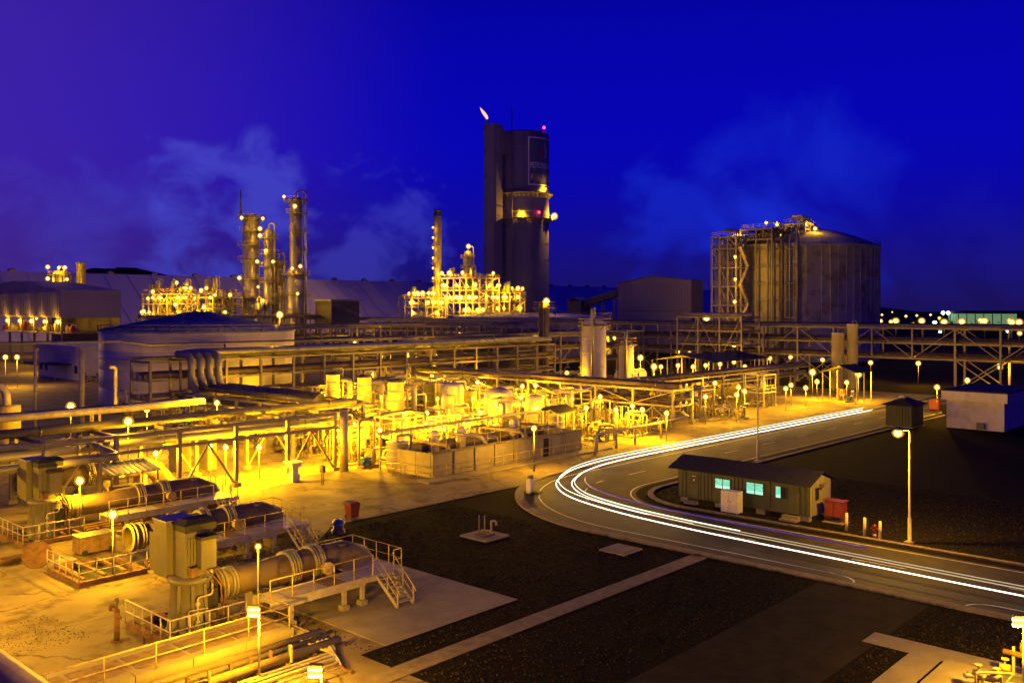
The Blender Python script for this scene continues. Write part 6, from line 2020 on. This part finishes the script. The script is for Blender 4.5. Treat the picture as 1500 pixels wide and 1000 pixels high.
LAMPS = [(74.4, 108.1, 3.6, 'yard', 1.0),(77.1, 99.6, 3.4, 'yard', 1.0),(106.7, 132.0, 3.6, 'yard', 1.0),(60.1, 73.3, 3.4, 'yard', 1.0),(71.2, 78.4, 3.8, 'yard', 1.0),(108.1, 117.7, 4, 'yard', 1.0),(116.3, 124.1, 3.6, 'yard', 1.0),(70.6, 71.7, 3.4, 'yard', 1.0),(85.6, 81.9, 3.8, 'yard', 1.0),(120.8, 116.2, 4, 'yard', 1.0),(80.2, 75.4, 3.6, 'yard', 1.0),(103.4, 92.4, 4, 'yard', 1.0),(67.4, 58.7, 4.2, 'yard', 1.0),(103.0, 89.4, 4.4, 'yard', 1.0),(92.2, 82.7, 3.8, 'yard', 1.0),(97.4, 82.9, 3.6, 'yard', 1.0),(97.0, 77.7, 3.6, 'yard', 1.0),(88.2, 68.4, 3.8, 'yard', 1.0),(100.2, 75.3, 3.8, 'yard', 1.0),(91.7, 66.5, 3.4, 'yard', 1.0),(93.9, 65.6, 3.8, 'yard', 1.0),(93.9, 64.1, 3.4, 'yard', 1.0),(92.8, 59.9, 3.4, 'yard', 1.0),(104.2, 102.7, 4, 'yard', 1.0),(95.9, 98.8, 4.2, 'yard', 1.0),(65.0, 74.9, 4.6, 'yard', 1.0),(67.3, 71.4, 3, 'yard', 1.0),(63.8, 82.1, 3, 'yard', 1.0),(56.1, 74.5, 3, 'yard', 1.0),(109.9, 64.7, 3.8, 'side', 1.0),(115.4, 63.0, 3.8, 'side', 1.0),(132.9, 76.5, 3.6, 'side', 1.0),(128.6, 69.9, 3.6, 'side', 1.0),(122.9, 65.8, 3.6, 'side', 1.0),(130.4, 105.6, 4, 'side', 1.0),(183.1, 140.2, 4, 'side', 1.0),(199.0, 100.0, 4, 'side', 1.0),(207.8, 99.1, 4, 'side', 1.0),(202.0, 88.6, 4, 'side', 1.0),(199.0, 76.5, 4, 'side', 1.0),(153.9, 68.5, 3, 'side', 1.0),(140.9, 64.6, 3, 'side', 1.0),(139.8, 66.6, 3.4, 'side', 1.0),(133.4, 64.4, 3.4, 'side', 1.0),(156.0, 64.1, 3, 'side', 1.0),(206.5, 108.9, 4.2, 'side', 1.0),(156.7, 102.5, 4, 'canopy', 0.8),(162.8, 102.3, 4, 'canopy', 0.8),(161.1, 97.7, 4, 'canopy', 0.8),(166.7, 98.1, 4, 'canopy', 0.8),(172.7, 98.2, 4, 'canopy', 0.8),(181.2, 99.6, 4, 'canopy', 0.8),(168.2, 90.0, 4, 'canopy', 0.8),(208.6, 127.6, 4, 'canopy', 0.8),(233.2, 128.2, 5, 'canopy', 0.8),(204.0, 128.2, 4.5, 'canopy', 0.8),(162.9, 111.7, 5.2, 'star', 1.6),(142.8, 94.9, 5, 'star', 1.6),(154.3, 69.5, 4.6, 'star', 1.6),(154.8, 61.6, 4.6, 'star', 1.6),(34.3, 74.2, 6.6, 'star', 1.6),(41.2, 102.9, 5.2, 'star', 1.6),(38.1, 77.1, 3.2, 'rackhang', 1.2),(43.6, 77.6, 3.2, 'rackhang', 1.2),(43.4, 74.6, 3.4, 'rackhang', 1.2),(52.8, 92.6, 5.4, 'rackhang', 1.2),(46.1, 95.3, 5, 'rackhang', 1.2),(51.6, 77.3, 3.2, 'rackhang', 1.2),(46.9, 74.7, 3.0, 'rackhang', 1.2),(195.0, 65.2, 4.5, 'rightside', 1.0),(144.5, 45.6, 4, 'rightside', 1.0),(161.4, 46.2, 4, 'rightside', 1.0),(192.3, 49.2, 4.5, 'rightside', 1.0),(100.5, 202.2, 5, 'back', 1.0),(106.7, 204.5, 5, 'back', 1.0),(213.9, 312.2, 5, 'back', 1.0),(260.8, 260.8, 5, 'back', 1.0),(385.3, 372.9, 6, 'back', 1.0),(156.3, 132.5, 5, 'back', 1.0),(183.4, 236.3, 5, 'back', 1.0),(145.7, 176.7, 5, 'back', 1.0),(154.8, 166.7, 5, 'back', 1.0),(194.4, 184.5, 5, 'back', 1.0),(139.3, 159.7, 5, 'back', 1.0),(206.3, 215.7, 6, 'back', 1.0),(242.3, 176.3, 6, 'back', 1.0),(342.1, 122.3, 11.0, 'horizon', 1.0),(348.5, 115.3, 11.0, 'horizon', 1.0),(321.8, 99.3, 11.0, 'horizon', 1.0),(341.3, 99.5, 11.0, 'horizon', 1.0),(364.0, 98.3, 11.0, 'horizon', 1.0),(337.0, 82.7, 11.0, 'horizon', 1.0),(338.7, 80.9, 11.0, 'horizon', 1.0),(1364.8, 493.0, 9.0, 'farright', 1.0),(862.1, 320.8, 9.0, 'farright', 1.0),(742.2, 257.5, 9.0, 'farright', 1.0),(810.3, 272.1, 9.0, 'farright', 1.0),(892.6, 287.4, 9.0, 'farright', 1.0),(617.5, 193.4, 9.0, 'farright', 1.0),(473.7, 177.0, 9.0, 'farright', 1.0),(66.9, 198.9, 6, 'left', 1.0),(68.5, 197.2, 6, 'left', 1.0),(87.2, 235.6, 6, 'left', 1.0),(146.0, 336.7, 6, 'left', 1.0),(136.5, 273.2, 6, 'left', 1.0),]
FAR = [(247.8, 135.1, 37.67, 'tank', 1),(253.6, 128.7, 41.36, 'tank', 1),(255.8, 126.3, 40.74, 'tank', 1),(261.6, 120.0, 40.95, 'tank', 1),(263.5, 117.9, 39.51, 'tank', 1),(256.7, 125.3, 37.27, 'tank', 1),(237.4, 130.1, 30.52, 'tankstair', 1),(237.4, 130.1, 24.05, 'tankstair', 1),(237.3, 130.2, 17.57, 'tankstair', 1),(211.6, 124.3, 13.13, 'b1', 1),(156.5, 259.4, 44.4, 'towers', 1),(161.0, 254.4, 44.18, 'towers', 1),(160.4, 255.1, 40.93, 'towers', 1),(160.4, 255.1, 38.76, 'towers', 1),(161.7, 253.6, 33.99, 'towers', 1),(159.8, 255.7, 30.52, 'towers', 1),(160.0, 255.5, 22.5, 'towers', 1),(161.0, 254.4, 18.17, 'towers', 1),(156.0, 259.9, 25.32, 'towers', 1),(164.4, 247.7, 50.88, 'towersB', 1),(166.7, 245.2, 47.86, 'towersB', 1),(167.9, 243.9, 28.92, 'towersB', 1),(166.2, 245.8, 28.27, 'towersB', 1),(167.3, 244.6, 20.31, 'towersB', 1),(162.1, 250.3, 30.43, 'towersB', 1),(136.9, 263.7, 23.5, 'low', 1),(131.0, 270.2, 18.71, 'low', 1),(132.0, 269.1, 20.79, 'low', 1),(133.7, 267.2, 18.91, 'low', 1),(136.7, 264.0, 16.83, 'low', 1),(138.8, 261.7, 21.83, 'low', 1),(144.8, 255.1, 19.75, 'low', 1),(147.9, 251.7, 19.75, 'low', 1),(142.6, 257.6, 16.0, 'low', 1),(146.9, 252.8, 14.54, 'low', 1),(130.1, 271.2, 14.75, 'low', 1),(142.0, 258.2, 21.21, 'low', 1),(103.0, 265.3, 27.04, 'farleft', 1),(100.9, 267.6, 27.23, 'farleft', 1),(104.1, 264.1, 27.04, 'farleft', 1),(100.9, 267.6, 23.99, 'farleft', 1),(104.5, 263.6, 23.8, 'farleft', 1),(103.5, 264.8, 17.9, 'farleft', 1),(105.1, 262.9, 17.9, 'farleft', 1),(107.4, 260.4, 17.9, 'farleft', 1),(108.2, 259.6, 14.86, 'farleft', 1),(98.7, 270.0, 12.96, 'farleft', 1),(349.1, 292.5, 59.12, 'mill', 1),(97.5, 148.3, 14.59, 't410', 1),(143.6, 121.6, 17.26, 'col', 1),]
star_names = iter(['star bright lamp behind the pipe bridge, before the long dark canopy', 'star bright lamp at the open end of the long dark canopy', 'star bright lamp on the yard side of the pump canopy', 'star bright lamp on the road side of the pump canopy', 'largest star bright lamp above the low front rack', 'bright lamp over the header pipes by the yellow pot'])
for x, y, z, g, p in LAMPS:
    if g == 'star':
        lamp(x, y, z, 320 if x < 50 else 1000, next(star_names), r=.16 + .0017 * math.hypot(x, y))
    else:
        lb, gr, P = GR[g]
        r = None
        if g == 'farright':
            r = .8
        if g == 'horizon':
            r = .85
        if 49 < x < 57.5 and 73 < y < 119 and z > 4.4:
            pass
        if g in ('yard', 'side', 'canopy', 'rackhang'):
            lb, gr = 'sodium lamp ' + where(x, y), 'sodium lamps on poles'
        if g == 'rightside':
            lb, gr = {195: 'lone lamp under the rack trestles nearer the two white cylinders', 144: 'lone lamp post close behind the small ribbed hut', 161: 'lamp post rising behind the white flat roofed building', 192: 'lone lamp under the rack trestles beyond the white flat building'}[int(x)], None
        o = lamp(x, y, z, P * p * (.3 if g in ('side', 'canopy') and x > 180 else 1), lb, gr, r=r)
        NUM.append(o)
TOP = []
for x, y, z, g, p in FAR:
    if g in ('mill',):
        continue
    if g == 'b1':
        lamp(x, y, z, 600, 'single lamp on the gantry by the beige store', zb=z - 1.2, r=.7)
    elif g == 't410':
        lamp(x, y, z, 700, 'star bright lamp standing at the rim of the cream cone roofed tank', zb=0, r=.5)
    elif g == 'col':
        lamp(x - .6, y - .4, z, 500, 'lamp on the platform of the thin brown column', zb=15.9, r=.5)
    else:
        lb, gr, P = GR[g]
        if g == 'farleft':
            k = 306 / 255
            x, y, z = x * k, y * k, 16 + (z - 16) * k
        TOP.append(lamp(x, y, z, P, lb, gr, zb=z - 1.3, r=.36 + .2 * ((x * 7.3) % 1)))
for x in (66, 82, 98):  # lamps added behind the rack to brighten the cream tank
    NUM.append(lamp(x, 126.3, 3.1, 420, 'added pole lamp between the two deck rack and cream tank', 'sodium lamps on poles'))
ORD = 'first second third fourth fifth sixth seventh eighth ninth tenth eleventh twelfth'.split()
same = {}
for o in NUM:
    same.setdefault(o['label'], []).append(o)
for lb, os_ in same.items():
    if len(os_) > 1:
        os_.sort(key=lambda o: o.location.y)
        for k, o in enumerate(os_[:12]):
            o['label'] = ORD[k] + ' ' + lb + (', from the road' if len(lb.split()) < 13 else '')
            if len(o['label'].split()) > 16:
                print('LONG', o['label'])
same = {}
for o in TOP:
    same.setdefault(o['label'], []).append(o)
for lb, os_ in same.items():
    os_.sort(key=lambda o: -o.location.z)
    for k, o in enumerate(os_[:12]):
        o['label'] = ORD[k] + ' ' + lb + ', from the top'
rng = random.Random(62)
EXTRA = []
k = 0
while len(EXTRA) < 22:
    x, y = rng.uniform(60, 102), rng.uniform(70, 114)
    if any((x - p) ** 2 + (y - q) ** 2 < 16 for p, q in EXTRA):
        continue
    EXTRA.append((x, y))
    z = rng.uniform(2.4, 4.8)
    lamp(x, y, z, 340, 'extra', 'sodium lamps on poles', r=rng.uniform(.12, .2))['label'] = ('short' if z < 3.6 else 'tall') + ' lamp post ' + where(x, y)
rng = random.Random(33)
for k in range(16):
    x, y = (rng.uniform(136, 146), 267.4) if k % 3 == 0 else ((135.6, rng.uniform(268, 284)) if k % 3 == 1 else (146.6, rng.uniform(259.6, 272)))
    z = rng.choice([13, 17.5, 17.5, 20.5])
    lamp(x, y, z + 1.5, 260, 'amber lamp on the %s deck of the exchanger structure' % {13: 'second', 17.5: 'third', 20.5: 'top'}[z], 'deck lamps of the exchanger structure', zb=z, r=rng.uniform(.3, .5))
rng = random.Random(61)
for k in range(40):
    x, y = (rng.uniform(284.5, 302), 283.5) if k % 2 else (284.5, rng.uniform(284, 304))
    zf = rng.choice([7, 13, 18.5, 18.5, 24, 24, 29.5])
    lamp(x + .6, y + .6, zf + 1.9, 560, 'lamp on the %s deck of the tallest blazing structure, %s face' % ({7: 'lowest', 13: 'second', 18.5: 'third', 24: 'fourth', 29.5: 'top'}[zf], 'road side' if k % 2 else 'sea side'), 'lamps of the blazing plant', zb=zf, r=rng.uniform(.5, .95))
for k in range(16):
    x, y = (rng.uniform(268.5, 279.5), 296.6) if k % 2 else (268.6, rng.uniform(296.5, 313.5))
    zf = rng.choice([12, 12, 16.5, 16.5, 20.5])
    lamp(x, y, zf + 1.7, 480, 'lamp on the %s deck of the lower blazing structure, %s face' % ({12: 'second', 16.5: 'third', 20.5: 'top'}[zf], 'tower side' if k % 2 else 'column side'), 'lamps of the lower blazing structure', zb=zf, r=rng.uniform(.45, .85))
for k in range(14):
    x, y = (rng.uniform(304.5, 313.5), 279.6) if k % 2 else (304.6, rng.uniform(279.6, 292.5))
    zf = rng.choice([14, 14, 19, 19, 23])
    lamp(x, y, zf + 1.7, 480, 'lamp on the %s deck of the bridge platform by the tower shaft, %s face' % ({14: 'lower', 19: 'middle', 23: 'top'}[zf], 'road side' if k % 2 else 'near'), 'lamps of the bridge platform', zb=zf, r=rng.uniform(.45, .85))
for k in range(8):
    z = 20 + k * 4.6
    lamp(282.3, 306.6, z, 90, 'small lamp in the string up the ladder of the thin tall column', 'lamps up the thin column', zb=z - 1.0, r=.42)
lamp(293, 294.6, 43.6, 700, 'star bright lamp crowning the squat reactor of the blazing plant', zb=41.5, r=.8)
for k, (x, y, z) in enumerate([(696, 215.5, 12), (696, 212, 12)]):
    lamp(x, y, z, 0, 'paired white floodlight at the corner of the far warehouse', 'white floodlights of the far warehouse', zb=0, kind='bulb_white', r=1.3)
for x, y, z, kd, r in ((560, 178, 7, 'bulb_white', 1.2), (585, 160, 8, 'bulb', 1.3), (600, 148, 8, 'bulb', 1.3), (540, 120, 8, 'bulb_white', 1.5), (560, 190, 6, 'bulb', 1.0), (640, 232, 6, 'bulb', 1.1), (520, 108, 9, 'bulb', 1.2), (600, 125, 6, 'bulb', 1.1), (480, 150, 4, 'bulb_white', .8), (475, 118, 5, 'bulb_white', 1.0), (470, 112, 4, 'bulb', .8)):
    lamp(x, y, z, 0, ('pale greenish' if kd == 'bulb_white' else 'tiny amber') + ' light scattered in front of the far warehouse', 'lights before the far warehouse' if kd == 'bulb' else 'pale lights before the far warehouse', kind=kd, r=r)

light(bpy.data.objects['lookout'], 1.5, 1.2, 16.4, 14, SODIUM, .1)
# ------------------------------------------------------------------ the streaks of light along the road
TRACK = [(54.0, -40), (54.1, 0), (54.5, 20), (55.3, 36), (57.3, 45.2), (60.6, 50.2), (64.9, 53.0), (69.5, 54.6), (76, 55.3), (86, 55.2), (105, 54.7), (139.7, 53.8)]
def spline(P, n=8):
    o = []
    for i in range(len(P) - 1):
        a, b, c, d = P[max(i - 1, 0)], P[i], P[i + 1], P[min(i + 2, len(P) - 1)]
        for k in range(n):
            t = k / n
            o.append(tuple(.5 * (2 * b[q] + (c[q] - a[q]) * t + (2 * a[q] - 5 * b[q] + 4 * c[q] - d[q]) * t * t + (3 * b[q] - a[q] - 3 * c[q] + d[q]) * t ** 3) for q in (0, 1)))
    return o + [P[-1]]
def streak(label, off, z, r, m, y_from=-40, x_to=139.5):
    pts = spline(TRACK)
    out = []
    for i, (x, y) in enumerate(pts):
        a, b = pts[max(i - 1, 0)], pts[min(i + 1, len(pts) - 1)]
        d = Vector((b[0] - a[0], b[1] - a[1])).normalized()
        q = (x + d.y * off, y - d.x * off, z)
        if q[1] >= y_from and q[0] <= x_to:
            out.append(q)
    o = M().tube(out, r, 8).build('light_streak', m, at=(60.6, 50.2, 0))
    return tag(o, label, 'light streak')
streak('brightest white streak of light, outermost round the road bend', 0, .66, .040, 'streak_white')
streak('second white streak of light just inside the outermost one', 1.35, .66, .034, 'streak_white', y_from=33)
streak('thin white streak of light close above the outermost one', .2, .98, .018, 'streak_white', y_from=36)
streak('thin pale streak of light beside the second white one', 1.6, .80, .016, 'streak_white', y_from=30)
streak('dim pale streak running on along the near straight of the road', 1.3, .66, .035, 'streak_soft', x_to=60)
streak('dim pale streak beside the other dim one on the near straight', 1.65, .72, .03, 'streak_soft', x_to=60)
streak('faint blue streak of light along the inner lane of the bend', 2.5, 1.0, .05, 'streak_blue', x_to=64, y_from=20)
